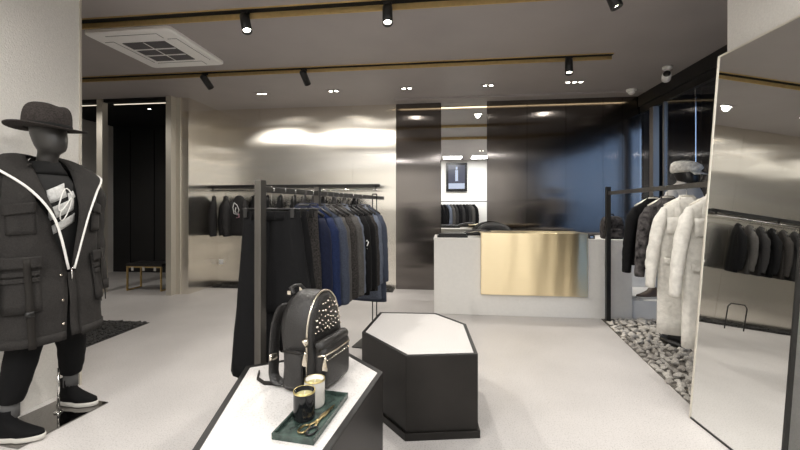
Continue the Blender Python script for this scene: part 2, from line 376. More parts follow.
# ------------------------------------------------------------------ ceiling air conditioner
t = thing('air_conditioner', (-3.05, 3.77, H), 'white square cassette air conditioner set in the dark ceiling', 'air conditioner')
def rrect(a, b, r, n=5):
    pts = []
    for cx, cy, s in ((a-r, b-r, 0), (-a+r, b-r, 90), (-a+r, -b+r, 180), (a-r, -b+r, 270)):
        for k in range(n+1): q = R(s+90*k/n); pts.append((cx+r*cos(q), cy+r*sin(q)))
    return pts
MB().rings([[(x, y, z) for x, y in rrect(a, a, .05)] for a, z in ((.46, 0), (.46, -.028), (.44, -.04))]).build('cover_panel', M['white_plastic'], t, False)
g = bx('intake_grille', M['grille'], -.235, .235, -.235, .235, -.046, -.040, t)
for k in range(1, 3):
    y = -.235+.47*k/3
    bx('grille_bar', M['white_plastic'], -.235, .235, y-.009, y+.009, -.050, -.046, g)
for k in (-.0,):
    bx('grille_bar', M['white_plastic'], k-.006, k+.006, -.235, .235, -.049, -.0461, g)
for x0, x1, y0, y1 in ((-.27, .27, -.39, -.30), (-.27, .27, .30, .39), (-.39, -.30, -.27, .27), (.30, .39, -.27, .27)):
    bx('air_flap', M['white_plastic'], x0, x1, y0, y1, -.046, -.0405, t, bevel=.003)
    bx('flap_gap', M['grille'], x0-.004, x1+.004, y0-.004, y1+.004, -.0425, -.0401, t)

# cameras on the ceiling
t = thing('security_camera', (2.70, 5.0, H), 'white bullet security camera hanging below the ceiling by the window', 'camera')
MB().lathe([(.055, 0), (.055, -.03), (.03, -.045), (.02, -.06)], 20).build('base', M['white_plastic'], t)
MB().tube([(0, 0, -.05), (-.01, -.0, -.10)], .018).build('bracket', M['white_plastic'], t)
q = Matrix.Translation((-.02, -.02, -.125)) @ Euler((R(80), 0, R(-25))).to_matrix().to_4x4()
MB().lathe([(.01, .07), (.045, .06), (.052, .0), (.05, -.07), (.04, -.08)], 20, q).build('camera_body', M['white_plastic'], t)
MB().lathe([(.04, .071), (.025, .078), (.001, .079)], 20, Matrix.Translation((-.02, -.02, -.125)) @ Euler((R(80), 0, R(-25))).to_matrix().to_4x4()).build('camera_lens', M['black_gloss'], t)
t = thing('security_camera', (2.70, 5.9, H), 'small white dome camera on the ceiling in the back corner', 'camera')
MB().lathe([(.07, 0), (.07, -.025), (.06, -.03)], 24).build('base', M['white_plastic'], t)
MB().lathe([(.05, -.028), (.045, -.055), (.025, -.075), (.002, -.08)], 24).build('dome', M['white_plastic'], t)

# ------------------------------------------------------------------ counter and its things
t = thing('reception_desk', (1.05, 5.2, 0), 'long pale concrete reception desk in front of the dark wall', 'desk')
bx('body', M['counter'], -1.19, .90, -.32, .30, .0, .945, t, bevel=.004)
bx('worktop', M['counter'], -1.195, .905, -.325, .32, .945, .967, t, bevel=.003)
t = thing('display_block', (2.10, 5.2, 0), 'pale block continuing the desk behind the right rack post', 'display block')
bx('body', M['counter'], -.145, .145, -.32, .30, 0, .94, t, bevel=.004)
bx('top_slab', M['counter'], -.147, .147, -.322, .31, .94, .962, t, bevel=.003)
# brass sheet folded over the desk front
t = thing('brass_panel', (1.08, 4.86, 0), 'large brushed brass sheet wrapped over the front of the desk', 'panel')
MB().box(-.635, .635, -.035, .015, .272, 1.04).build('front_sheet', M['gold'], t, False, .004, uv=True)
MB().box(-.635, .635, .0151, .50, 1.028, 1.04).build('top_sheet', M['gold'], t, False, uv=True)
t = thing('card_terminal', (.14, 5.05, .967), 'low dark tray on the left end of the desk', 'tray')
bx('base', M['black_gloss'], -.24, .15, -.1, .1, 0, .03, t, bevel=.004); bx('raised_pad', M['black_metal'], -.22, .13, -.08, .09, .030, .05, t, bevel=.003)
t.name = 'desk_tray'
t = thing('card_reader', (1.81, 5.0, .967), 'small black card reader beside the brass sheet', 'card reader')
MB().box(-.035, .035, -.05, .05, 0, .045).build('body', M['black_gloss'], t, False, .006); bx('screen', M['glass_plate'], -.025, .025, -.052, -.0501, .01, .035, t)
t = thing('rolled_bag', (.40, 5.12, .967), 'slim black leather clutch lying on the desk beside the brass sheet', 'bag')
MB().tube([(-.16, 0, .03), (-.12, 0, .045), (0, 0, .06), (.1, 0, .062), (.2, .02, .05)], [(.02, .012), (.05, .03), (.06, .045), (.06, .045), (.04, .03)], 12).build('body', M['leather'], t)
MB().tube([(-.1, -.05, .06), (0, -.062, .075), (.1, -.055, .075)], .004).build('zip', M['nickel'], t)
# office chair behind the desk
t = thing('desk_chair', (.75, 5.82, 0), 'black chair with rounded back behind the reception desk', 'chair')
MB().lathe([(.24, .44), (.25, .47), (.24, .50), (.1, .515)], 24).build('seat', M['leather'], t)
MB().grid(lambda u, v: (.30*sin((u-.5)*2.2), .22*cos((u-.5)*2.2), .60+.53*v*(1-.25*(2*u-1)**2)), 14, 6).build('backrest', M['leather'], t, solid=.05)
MB().tube([(0, 0, .05), (0, 0, .44)], .025).build('column', M['chrome'], t)
for k in range(5):
    a = 2*pi*k/5; MB().tube([(0, 0, .06), (.26*cos(a), .26*sin(a), .03)], [.02, .015]).build('leg', M['chrome'], t)
MB().tube([(0, .22, .66), (0, .16, .48)], .02).build('back_support', M['black_metal'], t)

# bag on the display block (dark floral)
t = thing('floral_backpack', (2.10, 5.1, .962), 'dark floral patterned bag standing on the pale block beside the rack', 'bag')
MB().rings([[(x*k, y*k, z) for x, y in rrect(.13, .075, .05)] for z, k in ((0, .9), (.02, 1), (.15, 1.02), (.22, .95), (.27, .78), (.285, .5))]).build('body', M['floral'], t)
MB().rings([[(x, -.075+y, z) for x, y in rrect(.09*k, .03*k, .02)] for z, k in ((.02, .9), (.03, 1), (.11, 1), (.13, .85))]).build('pocket', M['floral'], t)
MB().tube([(-.04, .03, .27), (-.03, .03, .31), (.03, .03, .31), (.04, .03, .27)], .008).build('handle', M['strap'], t)

# low white plinth with shoe
t = thing('low_plinth', (2.60, 5.35, 0), 'low bright white plinth carrying a leather shoe', 'plinth')
bx('body', M['white_wall'], -.34, .34, -.42, .42, 0, .225, t, bevel=.004)
t = thing('display_block', (2.62, 6.0, 0), 'tall white block against the back wall behind the low plinth', 'display block')
bx('body', M['white_wall'], -.34, .36, -.22, .22, 0, .93, t, bevel=.004); 
def make_shoe(root, upper, L=.28, high=0.):
    """shoe, toe along +X"""
    def outline(k, w, grow=0.):
        pts = []
        for i in range(28):
            a = 2*pi*i/28; x = cos(a); y = sin(a)
            ww = w*(1.0 if x > 0 else .82)*(1-.12*max(0, .4-abs(x-.0)))
            pts.append((x*(L/2+grow)*k, y*(ww+grow), 0))
        return pts
    base = outline(1, .05, .004)
    MB().rings([[(x, y, z) for x, y, _ in [(p[0]*s, p[1]*s, 0) for p in base]] for z, s in ((0, .97), (.004, 1), (.026, 1), (.028, .97))]).build('sole', M['sole'], root)
    rs = []
    for z, sx, xo, sy in ((.028, .96, 0, .95), (.045, .95, -.002, .95), (.065, .80, -.022, .88), (.085, .60, -.045, .80), (.105, .44, -.062, .74), (.13, .36, -.070, .70)):
        rs.append([(p[0]*sx+xo, p[1]*sy, z+.012*(-p[0]/L)*(z > .06)) for p in base])
    if high: rs += [[(p[0]*.34-.072, p[1]*.68, z) for p in base] for z in (.15, .17)]
    MB().rings(rs).build('upper', upper, root)
t = thing('leather_shoe', (2.50, 5.06, .225), 'single brown leather shoe on the low white plinth', 'shoe', rz=R(188))
make_shoe(t, M['brown'])
MB().tube([(-.02, .0, .082), (.02, 0, .070), (.06, 0, .058)], .008).build('laces', M['white_cord'], t)

# ------------------------------------------------------------------ hexagonal plinths
def plinth(poly, h, label):
    cx = sum(p[0] for p in poly)/len(poly); cy = sum(p[1] for p in poly)/len(poly)
    loc = [(x-cx, y-cy) for x, y in poly]
    t = thing('hexagonal_plinth', (cx, cy, 0), label, 'plinth')
    def off(ps, d):
        out = []; n = len(ps)
        for i in range(n):
            a, b, c = Vector(ps[i-1]), Vector(ps[i]), Vector(ps[(i+1) % n])
            n1 = Vector(((b-a).y, -(b-a).x)).normalized(); n2 = Vector(((c-b).y, -(c-b).x)).normalized()
            s = (n1+n2); k = d/max(.3, (1+n1.dot(n2))); out.append(tuple(b+s*k))
        return out
    MB().prism(off(loc, .012), 0, .045).build('foot_plate', M['plinth_side'], t, False, .002)
    MB().prism(loc, .045, h-.006).build('body', M['plinth_side'], t, False, .002)
    # rim ring
    mb = MB(); o1 = loc; i1 = off(loc, -.022); n = len(loc)
    bm = mb.bm
    A = [[bm.verts.new((x, y, z)) for x, y in ps] for ps, z in ((o1, h-.006), (o1, h), (i1, h), (i1, h-.006))]
    for k in range(4):
        a, b = A[k], A[(k+1) % 4]
        for i in range(n): bm.faces.new((a[i], a[(i+1) % n], b[(i+1) % n], b[i]))
    mb.build('rim', M['black_metal'], t, False)
    MB().prism(off(loc, -.0225), h-.006, h-.002).build('stone_inlay', M['stone_top'], t, False)
    return t
P2 = [(-.225, 2.197), (.193, 2.277), (.155, 2.855), (-.073, 3.125), (-.534, 3.101), (-.572, 2.586)]
plinth(P2, .49, 'black hexagonal plinth with empty pale stone top in the middle')
P1 = [(-.72, .82), (-.43, .80), (-.348, 1.145), (-.282, 1.717), (-.53, 1.958), (-.938, 1.705), (-.86, 1.25)]
P1 = [(-.66, .62), (-.40, .62), (-.282, 1.717), (-.53, 1.958), (-.938, 1.705)]
P1 = [(-.72, .87), (-.391, .87), (-.282, 1.717), (-.53, 1.958), (-.938, 1.705)]
plinth(P1, .60, 'black edged plinth with pale stone top carrying the backpack')

# ------------------------------------------------------------------ tray, candle jars, scissors
ZT = .598
t = thing('marble_tray', (-.470, 1.322, ZT), 'narrow dark green marble tray holding two candle jars and scissors', 'tray', rz=R(-6))
a, b = .074, .155
bx('base', M['marble'], -a, a, -b, b, 0, .009, t, bevel=.0015)
for k, (x0, x1, y0, y1) in enumerate(((-a, -a+.007, -b, b), (a-.007, a, -b, b), (-a+.007, a-.007, -b, -b+.007), (-a+.007, a-.007, b-.007, b))):
    bx('rim_side', M['marble'], x0, x1, y0, y1, .0091, .022, t, bevel=.001)
def jar(x, y, m, label, r=.038, h=.098):
    t = thing('candle_jar', (x, y, ZT+.0095), label, 'candle jar')
    MB().lathe([(r*.9, 0), (r*.96, .003), (r, .01), (r, h-.004), (r, h), (r-.004, h), (r-.0055, h-.0175), (.002, h-.0175)], 32, None, True).build('glass_body', m, t)
    MB().lathe([(r+.0006, h-.005), (r+.0008, h+.001), (r-.003, h+.001), (r-.004, h-.004)], 32, None, False).build('gilt_rim', M['gilt'], t)
    MB().lathe([(r-.0035, h), (r-.004, h-.001), (r-.005, h-.016)], 32, None, False).build('gilt_lining', M['gilt'], t); MB().lathe([(r-.0052, h-.016), (.001, h-.015)], 32, None, False).build('wax', M['wax'], t)
    MB().tube([(0, 0, h-.016), (.002, .001, h-.004)], .0012, 6).build('wick', M['white_cord'], t)
def local(tx, ty): 
    c, s = cos(R(-6)), sin(R(-6)); return (-.470+tx*c-ty*s, 1.322+tx*s+ty*c)
jx, jy = local(-.022, -.028); jar(jx, jy, M['black_glass'], 'black glazed candle jar with gilt rim nearer the viewer on the tray')
jx, jy = local(-.026, .064); jar(jx, jy, M['ceramic'], 'white candle jar with gilt rim farther back on the tray')
sx, sy = local(.034, -.055)
t = thing('scissors', (sx, sy, ZT+.0135), 'bronze scissors with black ring handles lying on the marble tray', 'scissors', rz=R(-14))
for s in (-1, 1):
    pts = [(s*.016+.015*cos(a), -.045+.024*sin(a), 0) for a in [2*pi*k/16 for k in range(17)]]
    MB().tube(pts, .0036, 8, False).build('handle', M['black_gloss'] if s == 1 else M['scissor'], t)
    MB().tube([(s*.012, -.022, .001), (s*.003, .01, .001), (-s*.005, .05, .001), (-s*.001, .125, .001)], [(.004, .002), (.006, .002), (.006, .002), (.001, .001)], 8).build('blade', M['scissor'], t)
MB().lathe([(.005, .001), (.005, .005), (.001, .006)], 12, Matrix.Translation((0, .012, 0))).build('pivot_screw', M['gilt'], t)

# ------------------------------------------------------------------ studded backpack
t = thing('leather_backpack', (-.572, 1.60, ZT), 'black leather backpack with gold studs standing on the nearer plinth', 'backpack', rz=R(-15))
W, D, HB = .122, .078, .395
def arch(w, h, z0, n=10, rc=.02):
    """outline in yz: flat bottom, straight sides, domed top"""
    pts = [(-w+rc, z0), (w-rc, z0), (w-.004, z0+.006), (w, z0+rc)]
    zt = h*.52
    pts += [(w, z0+(zt-z0)*k) for k in (.4, .7)]
    for k in range(n*2+1):
        a = pi*k/(2*n); pts.append((w*cos(a)*(1), zt+(h-zt)*sin(a)**.85 if sin(a) > 0 else zt))
    pts += [(-w, z0+(zt-z0)*k) for k in (.7, .4)]
    pts += [(-w, z0+rc), (-w+.004, z0+.006)]
    return pts
rs = []
for x, k in ((-D, .86), (-D+.008, .95), (-D+.03, 1.), (0, 1.01), (D-.03, 1.), (D-.010, .965), (D-.002, .90), (D+.003, .7)):
    rs.append([(x + .010*sin(3*z/HB*2)*(abs(x) > .06), y*k, HB*.47+(z-HB*.47)*k + (1-k)*(-.06)) for y, z in arch(W, HB, .0)])
zmin = min(p[2] for r in rs for p in r)
rs = [[(p[0], p[1], max(0, p[2])) for p in r] for r in rs]
body = MB().rings(rs).build('body', M['leather'], t)
# zip arch
za = [(D-.022, y*1.015, z*1.008) for y, z in arch(W, HB, .0)][3:-2]
MB().tube(za, .0045, 8).build('main_zip', M['nickel'], t)
MB().tube([(D-.028, y*1.02, z*1.012) for y, z in arch(W, HB, 0)][3:-2], .003, 6).build('zip_piping', M['leather'], t)
# front pocket
def rr_ring(x, k, cy=0, cz=.105, a=.105, b=.085):
    return [(x, cy+y*k, cz+z*k) for y, z in rrect(a, b, .022)]
MB().rings([rr_ring(D-.02, 1), rr_ring(D+.03, 1.0), rr_ring(D+.045, .95), rr_ring(D+.050, .8)]).build('front_pocket', M['leather'], t)
MB().tube([(D+.008, -.102, .188), (D+.022, -.09, .195), (D+.026, 0, .197), (D+.022, .09, .195), (D+.008, .102, .188)], [(.024, .022)]*5, 12).build('pocket_flap', M['leather'], t)
MB().tube([(D+.02, -.108, .158), (D+.046, -.098, .160), (D+.053, 0, .162), (D+.046, .098, .160), (D+.02, .108, .158)], .0045, 8).build('pocket_zip', M['nickel'], t)
for px, py, pz in ((D+.050, -.095, .158), (D-.012, -.142, .185)):
    z1 = MB().tube([(px, py-.004, pz), (px+.004, py-.010, pz-.012)], .005, 8).build('zip_slider', M['nickel'], t)
    MB().rings([[(px+.004+dx, py-.012, pz+dz) for dx, dz in ((-.003-w, z), (.003+w, z))] + [(px+.004+dx, py-.016, pz+dz) for dx, dz in ((.003+w, z), (-.003-w, z))] for z, w in ((-.008, 0), (-.04, .008), (-.052, .008))]).build('zip_pull', M['nickel'], z1, False)
z2 = MB().tube([(D-.008, -.142, .205), (D-.012, -.15, .235)], [.008, .014], 8).build('zip_tassel', M['nickel'], t)
# side pocket
MB().rings([[(x*k, -W*1.0-.002-dy, .10+z*k) for x, z in rrect(.045, .075, .015)] for dy, k in ((0, 1), (.012, 1), (.018, .9))]).build('side_pocket', M['leather'], t)
MB().tube([(-.045, -W-.022, .172), (.045, -W-.022, .172)], .0045, 8).build('side_pocket_band', M['strap'], t)
bx('handle_clip', M['nickel'], -D-.020, -D-.002, -.048, -.036, HB-.018, HB-.002, t)
bx('handle_clip', M['nickel'], -D-.020, -D-.002, .036, .048, HB-.018, HB-.002, t)
# studs
sm = MB().lathe([(.0062, 0), (.0048, .003), (.002, .0065), (.0003, .0075)], 8, Euler((0, R(90), 0)).to_matrix().to_4x4()).mesh('stud', M['nickel'])
rnd = random.Random(4)
cnt = 0; tries = 0; used = []
while cnt < 48 and tries < 4000:
    tries += 1
    y = rnd.uniform(-W*.86, W*.86); z = rnd.uniform(.235, HB*.95)
    zt = HB*.52
    lim = W*.86*math.sqrt(max(0, 1-(max(0, z-zt)/(HB*.93-zt))**2)) if z < HB*.93 else 0
    if abs(y) > lim: continue
    if any((y-a)**2+(z-b)**2 < .0175**2 for a, b in used): continue
    used.append((y, z)); s = bpy.data.objects.new('stud', sm); COL.objects.link(s); s.parent = t
    k = rnd.uniform(.5, 1.1); s.location = (D-.001, y, z); s.scale = (k, k, k); cnt += 1
for k in range(11):
    s = bpy.data.objects.new('stud', sm); COL.objects.link(s); s.parent = t; s.location = (D+.049, -.085+k*.017, .138); s.scale = (.6,)*3
# handle, straps
MB().tube([(-D+.01, -.04, HB-.015), (-D-.012, -.035, HB+.008), (-D-.015, .0, HB+.012), (-D-.012, .035, HB+.008), (-D+.01, .04, HB-.015)], [(.009, .007)]*5, 8).build('top_handle', M['leather'], t)
for s in (-1, 1):
    y = s*.07
    st = MB().tube([(-D+.01, y, HB-.05), (-D-.03, y*1.05, HB-.06), (-D-.055, y*1.1, HB-.13), (-D-.065, y*1.15, HB-.22), (-D-.06, y*1.2, .08), (-D-.06, y*1.35, .018), (-D+.01, y*1.4, .016)],
              [(.026, .008)]*7, 10, True, (-1, 0, 0)).build('shoulder_strap', M['leather'], t, sub=1)
    MB().tube([(-D-.061, y*1.19, .105), (-D-.063, y*1.18, .13)], [(.029, .011)]*2, 10, True, (-1, 0, 0)).build('strap_buckle', M['nickel'], st)
MB().tube([(-D-.02, -.09, .006), (-D-.09, -.11, .005), (-D-.15, -.085, .005), (-D-.19, -.03, .005)], [(.004, .012)]*4, 8).build('loose_strap_end', M['strap'], t)

# ------------------------------------------------------------------ garments
def fold(x, z, s, amp):
    return amp*(noise.noise((x*9+s*3.1, z*2.2+s, s*7.7)) + .5*noise.noise((x*22+s, z*4+s*2, s)))
def hanger(parent_label, loc, rz, wide=.20, mh='black_metal', cat='hanger', drop=.105):
    t = thing('clothes_hanger', loc, parent_label, 'hanger', rz=rz)
    pts = [(0, 0, -drop)]
    hk = [(0, 0, -drop+.01), (0, 0, -.045)] + [(.018*sin(a), 0, -.018+.0-.018*cos(a)) for a in [R(k) for k in range(30, 271, 30)]]
    MB().tube(hk, .0022, 6).build('hook', M['chrome'], t)
    MB().tube([(-wide, 0, -drop-.075), (-wide*.6, .0, -drop-.035), (-.03, 0, -drop), (.03, 0, -drop), (wide*.6, 0, -drop-.035), (wide, 0, -drop-.075)],
              [(.010, .012), (.012, .010), (.010, .009), (.010, .009), (.012, .010), (.010, .012)], 8).build('shoulder_bar', M[mh], t)
    return t
def jacket(loc, rz, L, m, label, seed=0, name='hanging_jacket', half=.195, thick=.045, sleeve=.60, cat='jacket', lining=None, collar=True, group=None, drop=.105, flare=.03, sl_out=.05, slen_r=.052, buttons=0, belt=False, crumple=1.):
    """local: bar runs along Y through origin; garment faces -Y"""
    t = thing(name, loc, label, cat, group, rz)
    mt = M[m]; z0 = -drop-.005
    prof = [(0, .055, .030), (.015, .075, .036), (.04, half*.55, thick*.9), (.07, half*.80, thick), (.105, half*.97, thick), (.14, half*.99, thick*1.05),
            (.3, half*.97, thick*1.05), (.5, half+flare*.4, thick*1.1), (.75, half+flare*.8, thick*1.2), (1, half+flare, thick*1.25)]
    zs = [p[0] for p in prof]
    n = 32; rs = []
    zl = [0, .015, .04, .07, .105] + [.105+(L-.105)*k/9 for k in range(1, 10)]
    def interp(z):
        q = z if z <= .14 else .14+(z-.14)/(L-.14)*.86
        for a, b in zip(prof, prof[1:]):
            if q <= b[0]+1e-9:
                k = (q-a[0])/(b[0]-a[0]); return a[1]+(b[1]-a[1])*k, a[2]+(b[2]-a[2])*k
        return prof[-1][1:]
    for z in zl:
        w, d = interp(z); r = []
        for i in range(n):
            a = 2*pi*i/n; c, s = cos(a), sin(a)
            x = w*math.copysign(abs(c)**.75, c); y = d*math.copysign(abs(s)**.8, s)
            f = fold(x, z, seed, .016*crumple*min(1, z/.25)) if z > .05 else 0
            sg = 1 if s > 0 else -1
            r.append((x, y+f*(1 if abs(s) > .2 else .3), z0-z))
        rs.append(r)
    MB().rings(rs).build('body', mt, t)
    for s in (-1, 1):
        pts = []; rad = []; NS = 22
        for k in range(NS+1):
            u = k/NS
            wr = noise.noise((u*8, seed*2.3, s*3))+.6*noise.noise((u*19, seed, s*5))
            pts.append((s*(half-.035+sl_out*u**.7+.015*sin(u*3)), -.012-.03*sin(u*2.6)+wr*.006*crumple, z0-.105-sleeve*u + (.02 if k == 0 else 0)))
            taper = min(1, .45+u*5) if u < .11 else 1
            rad.append((slen_r*(1-.28*u)*(1+.10*wr*crumple)*taper, (slen_r+.006)*(1-.22*u)*(1-.08*wr*crumple)*taper))
        pts += [(pts[-1][0], pts[-1][1], pts[-1][2]-.0005), (pts[-1][0], pts[-1][1], pts[-1][2]+.012)]; rad += [(rad[-1][0]*.98, rad[-1][1]*.98), (rad[-1][0]*.7, rad[-1][1]*.7)]
        sl = MB().tube(pts, rad, 14, True, (0, 1, 0)).build('sleeve', mt, t)
        if buttons:
            for k in range(3):
                MB().lathe([(.006, 0), (.006, .003), (.001, .004)], 8, Matrix.Translation((pts[NS][0]+s*.012, pts[NS][1]-.042, pts[NS][2]+.02+k*.016)) @ Euler((R(90), 0, 0)).to_matrix().to_4x4()).build('cuff_button', M['strap'], sl)
    if collar:
        MB().tube([(-.052, -.03, z0-.02), (-.046, .01, z0+.004), (0, .022, z0+.010), (.046, .01, z0+.004), (.052, -.03, z0-.02)], [(.006, .014)]*5, 8).build('collar', mt, t)
        for s in (-1, 1):
            MB().grid(lambda u, v: (s*(.06*(1-u)+.008+v*(.055*sin(pi*min(1, u*1.15))**.7)), -thick-.008-.012*(1-v)*min(1, u*4), z0-.015-.30*u-.01*v), 8, 3).build('lapel', mt, t, solid=.005)
        MB().tube([(0, -thick-.016, z0-.30), (0, -thick*1.2-.014, z0-L*.6), (.004, -thick*1.25-.014, z0-L+.01)], [(.0025, .004)]*3, 6).build('front_edge', mt, t)
    if crumple > 1.5:
        for s in (-1, 1):
            MB().grid(lambda u, v: (s*(.07+.10*u), -thick*1.15-.018-.004*v, z0-.50-.05*v-.02*u*s), 4, 3).build('pocket_flap', mt, t, solid=.006)
            MB().grid(lambda u, v: (s*(.03+.12*u), -thick*1.1-.016-.004*v, z0-.16-.13*v), 4, 3).build('storm_flap', mt, t, solid=.006)
    if belt:
        b = MB().rings([[( (half+.012)*cos(a), (thick*1.25+.012)*sin(a), z0-zz) for a in [2*pi*k/24 for k in range(24)]] for zz in (.47, .51)], True, False).build('belt', mt, t, solid=.006)
    return t
def add_hanger(t, loc, rz, lab, wide=.17):
    return hanger(lab, loc, rz, wide)

# ---------------- front rack
Ax, Ay, Bx, By = -1.024, 2.016, -.658, 4.01
dx, dy = Bx-Ax, By-Ay; LN = math.hypot(dx, dy); RZ = math.atan2(dy, dx)-pi/2
ZB = 1.45
t = thing('clothes_rack', (Ax, Ay, 0), 'gunmetal clothes rack full of dark trousers and blue jackets', 'rack', rz=RZ)
bx('front_post', M['rack'], -.021, .021, -.025, .025, 0, 1.505, t, bevel=.002)
bx('rail', M['rack'], -.014, .014, .03, LN, ZB-.012, ZB+.022, t, bevel=.002)
bx('middle_post', M['rack'], -.018, .018, .62, .655, 0, 1.50, t)
for s in (-1, 1): MB().tube([(s*.022, LN-.25, .01), (s*.022, LN-.25, 1.49)], .006).build('rear_leg', M['black_metal'], t)
MB().tube([(-.022, LN-.25, 1.49), (.022, LN-.25, 1.49)], .006).build('rear_crossbar', M['black_metal'], t)
bx('foot_plate', M['black_metal'], -.16, .16, LN-.45, LN-.05, 0, .010, t)
def on_rack(s):  # s metres from front post
    return (Ax+dx/LN*s, Ay+dy/LN*s, ZB+.024)
# trousers
def trousers(s, m, label, W0=.17, L=1.02, seed=0, flare=.05, tilt=0., hlabel='', kr=1.):
    loc = on_rack(s); rz = RZ+tilt
    t = thing('hanging_trousers', loc, label, 'trousers', 'trousers at the front of the clothes rack', rz)
    zt = -.15
    n = 30
    for sd in (-1, 1):
        rs = []
        for k in range(13):
            u = k/12; z = zt-L*u*(kr if sd > 0 else 1)
            w = (W0/2)*(1+flare/W0*u*1.6); cx = sd*(W0/2*.98+flare*.5*u)
            r = []
            for i in range(n):
                a = 2*pi*i/n; c, q = cos(a), sin(a)
                x = cx+w*math.copysign(abs(c)**.8, c)
                y = .026*(1+.6*u)*q+fold(x*1.6, u*.8, seed+sd, .03*u+.006)
                r.append((x, y, z + (.05*sd*c*u*u) + .02*u*noise.noise((x*8, seed, 1))))
            rs.append(r)
        MB().rings(rs).build('trouser_leg', M[m], t)
    MB().rings([[(W0*1.01*cos(a), .030*sin(a), z) for a in [2*pi*k/28 for k in range(28)]] for z in (zt-.045, zt-.02, zt+.006)]).build('waistband', M[m], t)
    for x in (-.11, -.04, .04, .11):
        bx('belt_loop', M[m], x-.005, x+.005, -.034, -.030, zt-.045, zt+.004, t)
    MB().tube([(-.12, -.028, zt-.07), (-.09, -.031, zt-.10), (-.05, -.031, zt-.11)], .002, 6).build('pocket_edge', M[m], t)
    h = thing('clothes_hanger', loc, hlabel, 'hanger', rz=rz)
    hk = [(0, 0, -.13), (0, 0, -.045)] + [(.018*sin(a), 0, -.018-.018*cos(a)) for a in [R(k) for k in range(30, 271, 30)]]
    MB().tube(hk, .0022, 6).build('hook', M['chrome'], h)
    MB().tube([(-W0-.01, 0, -.13), (W0+.01, 0, -.13)], .006, 8).build('clip_bar', M['black_metal'], h)
    for s_ in (-1, 1): MB().box(s_*(W0-.03)-.012, s_*(W0-.03)+.012, -.037, .037, -.18, -.125).build('clip', M['black_metal'], h, False, .003)
    return t
trousers(.10, 'trouser_cloth', 'wide black trousers hanging first behind the front post', .175, .98, 1, .06, R(8), 'clip hanger holding the first black trousers at the front post', .55)
trousers(.22, 'trouser_cloth', 'wide black trousers hanging second behind the front post', .165, .80, 5, .06, R(-4), 'clip hanger holding the second pair of black trousers', .76)
trousers(.33, 'tweed', 'dark grey flecked trousers between the black trousers and blue jackets', .17, .68, 9, .03, R(2), 'clip hanger holding the dark grey flecked trousers')
fj = [(.45, 'navy', 0.6, 'navy jacket nearest the trousers on the front rack'),
      (.55, 'royal', 0.61, 'bright royal blue jacket on the front rack'),
      (.65, 'steelblue', 0.62, 'slate blue jacket just behind the royal blue one'),
      (.75, 'greywool', 0.62, 'plain grey jacket in the middle of the front rack'),
      (.85, 'tweed', 0.66, 'dark flecked jacket behind the plain grey one'),
      (.94, 'greywool', 0.66, 'grey jacket beside the pale denim jacket on the front rack'),
      (1.03, 'lightblue', 0.67, 'pale denim blue jacket in the middle of the front rack'),
      (1.12, 'blackcloth', 0.73, 'black jacket with white emblem on its sleeve'),
      (1.22, 'blackcloth', 0.72, 'plain black jacket behind the one with white emblem'),
      (1.32, 'tweed', 0.74, 'dark flecked jacket before the last two blue ones'),
      (1.42, 'lightblue', 0.83, 'pale blue jacket second from the far end'),
      (1.53, 'steelblue', 0.88, 'slate blue jacket at the far end of the front rack')]
for i, (s, m, L, lab) in enumerate(fj):
    rz = RZ+R(random.uniform(-5, 7)); p = on_rack(s)
    j = jacket(p, rz, L, m, lab, i*1.7+.3, half=.17+.008*(i % 3), sleeve=min(.58, L-.04), thick=.034, buttons=(3 if i > 9 else 0), group=None)
    hanger('black hanger inside the '+lab, p, rz, .15)
    if i == 7:
        MB().tube([(.197, -.075, -.40), (.212, -.072, -.385), (.223, -.07, -.40), (.216, -.072, -.42), (.207, -.073, -.435), (.212, -.073, -.455)], .005, 6).build('white_emblem', M['white_cord'], j)

# ---------------- wall rail with hoodies and dark jackets
ZR = 1.69
t = thing('wall_rail', (-2.5, 6.03, ZR), 'long black garment rail fixed along the brushed steel wall', 'rail')
bx('beam', M['black_metal'], -1.48, 1.46, -.02, .02, -.004, .045, t)
MB().tube([(-1.46, -.01, -.045), (1.42, -.01, -.045)], .011).build('hanging_rod', M['chrome'], t)
for x in (-1.4, -.5, .45, 1.40):
    bx('bracket', M['black_metal'], x-.015, x+.015, -.02, .249, -.004, .046, t); bx('rod_support', M['black_metal'], x-.008, x+.008, -.018, .0, -.06, -.0041, t)
wj = [(-3.87, 'hoodie', .66, 'dark sweatshirt hanging leftmost on the wall rail'), (-3.66, 'hoodie', .66, 'dark sweatshirt second from the left on the wall rail'),
      (-3.42, 'hoodie', .66, 'dark hooded top with pale chest print on the wall rail'), (-3.16, 'blackcloth', .68, 'black jacket on the wall rail beside the printed hooded top'),
      (-2.93, 'blackcloth', .70, 'black jacket on the wall rail hidden behind the trousers'), (-2.70, 'blackcloth', .72, 'black coat on the wall rail behind the front post')]
wj += [(-2.46+i*.17, ['blackcloth', 'hoodie', 'tweed', 'blackcloth', 'hoodie', 'greywool', 'blackcloth'][i], .72, l) for i, l in enumerate(
    ['black wool jacket on the wall rail seen in the leaning mirror', 'charcoal jacket on the wall rail between two darker ones', 'flecked jacket in the middle of the wall rail',
     'black jacket on the wall rail behind the blue ones', 'charcoal jacket third from the right end of the wall rail', 'grey jacket second from the right end of the wall rail', 'black jacket at the right end of the wall rail'])]
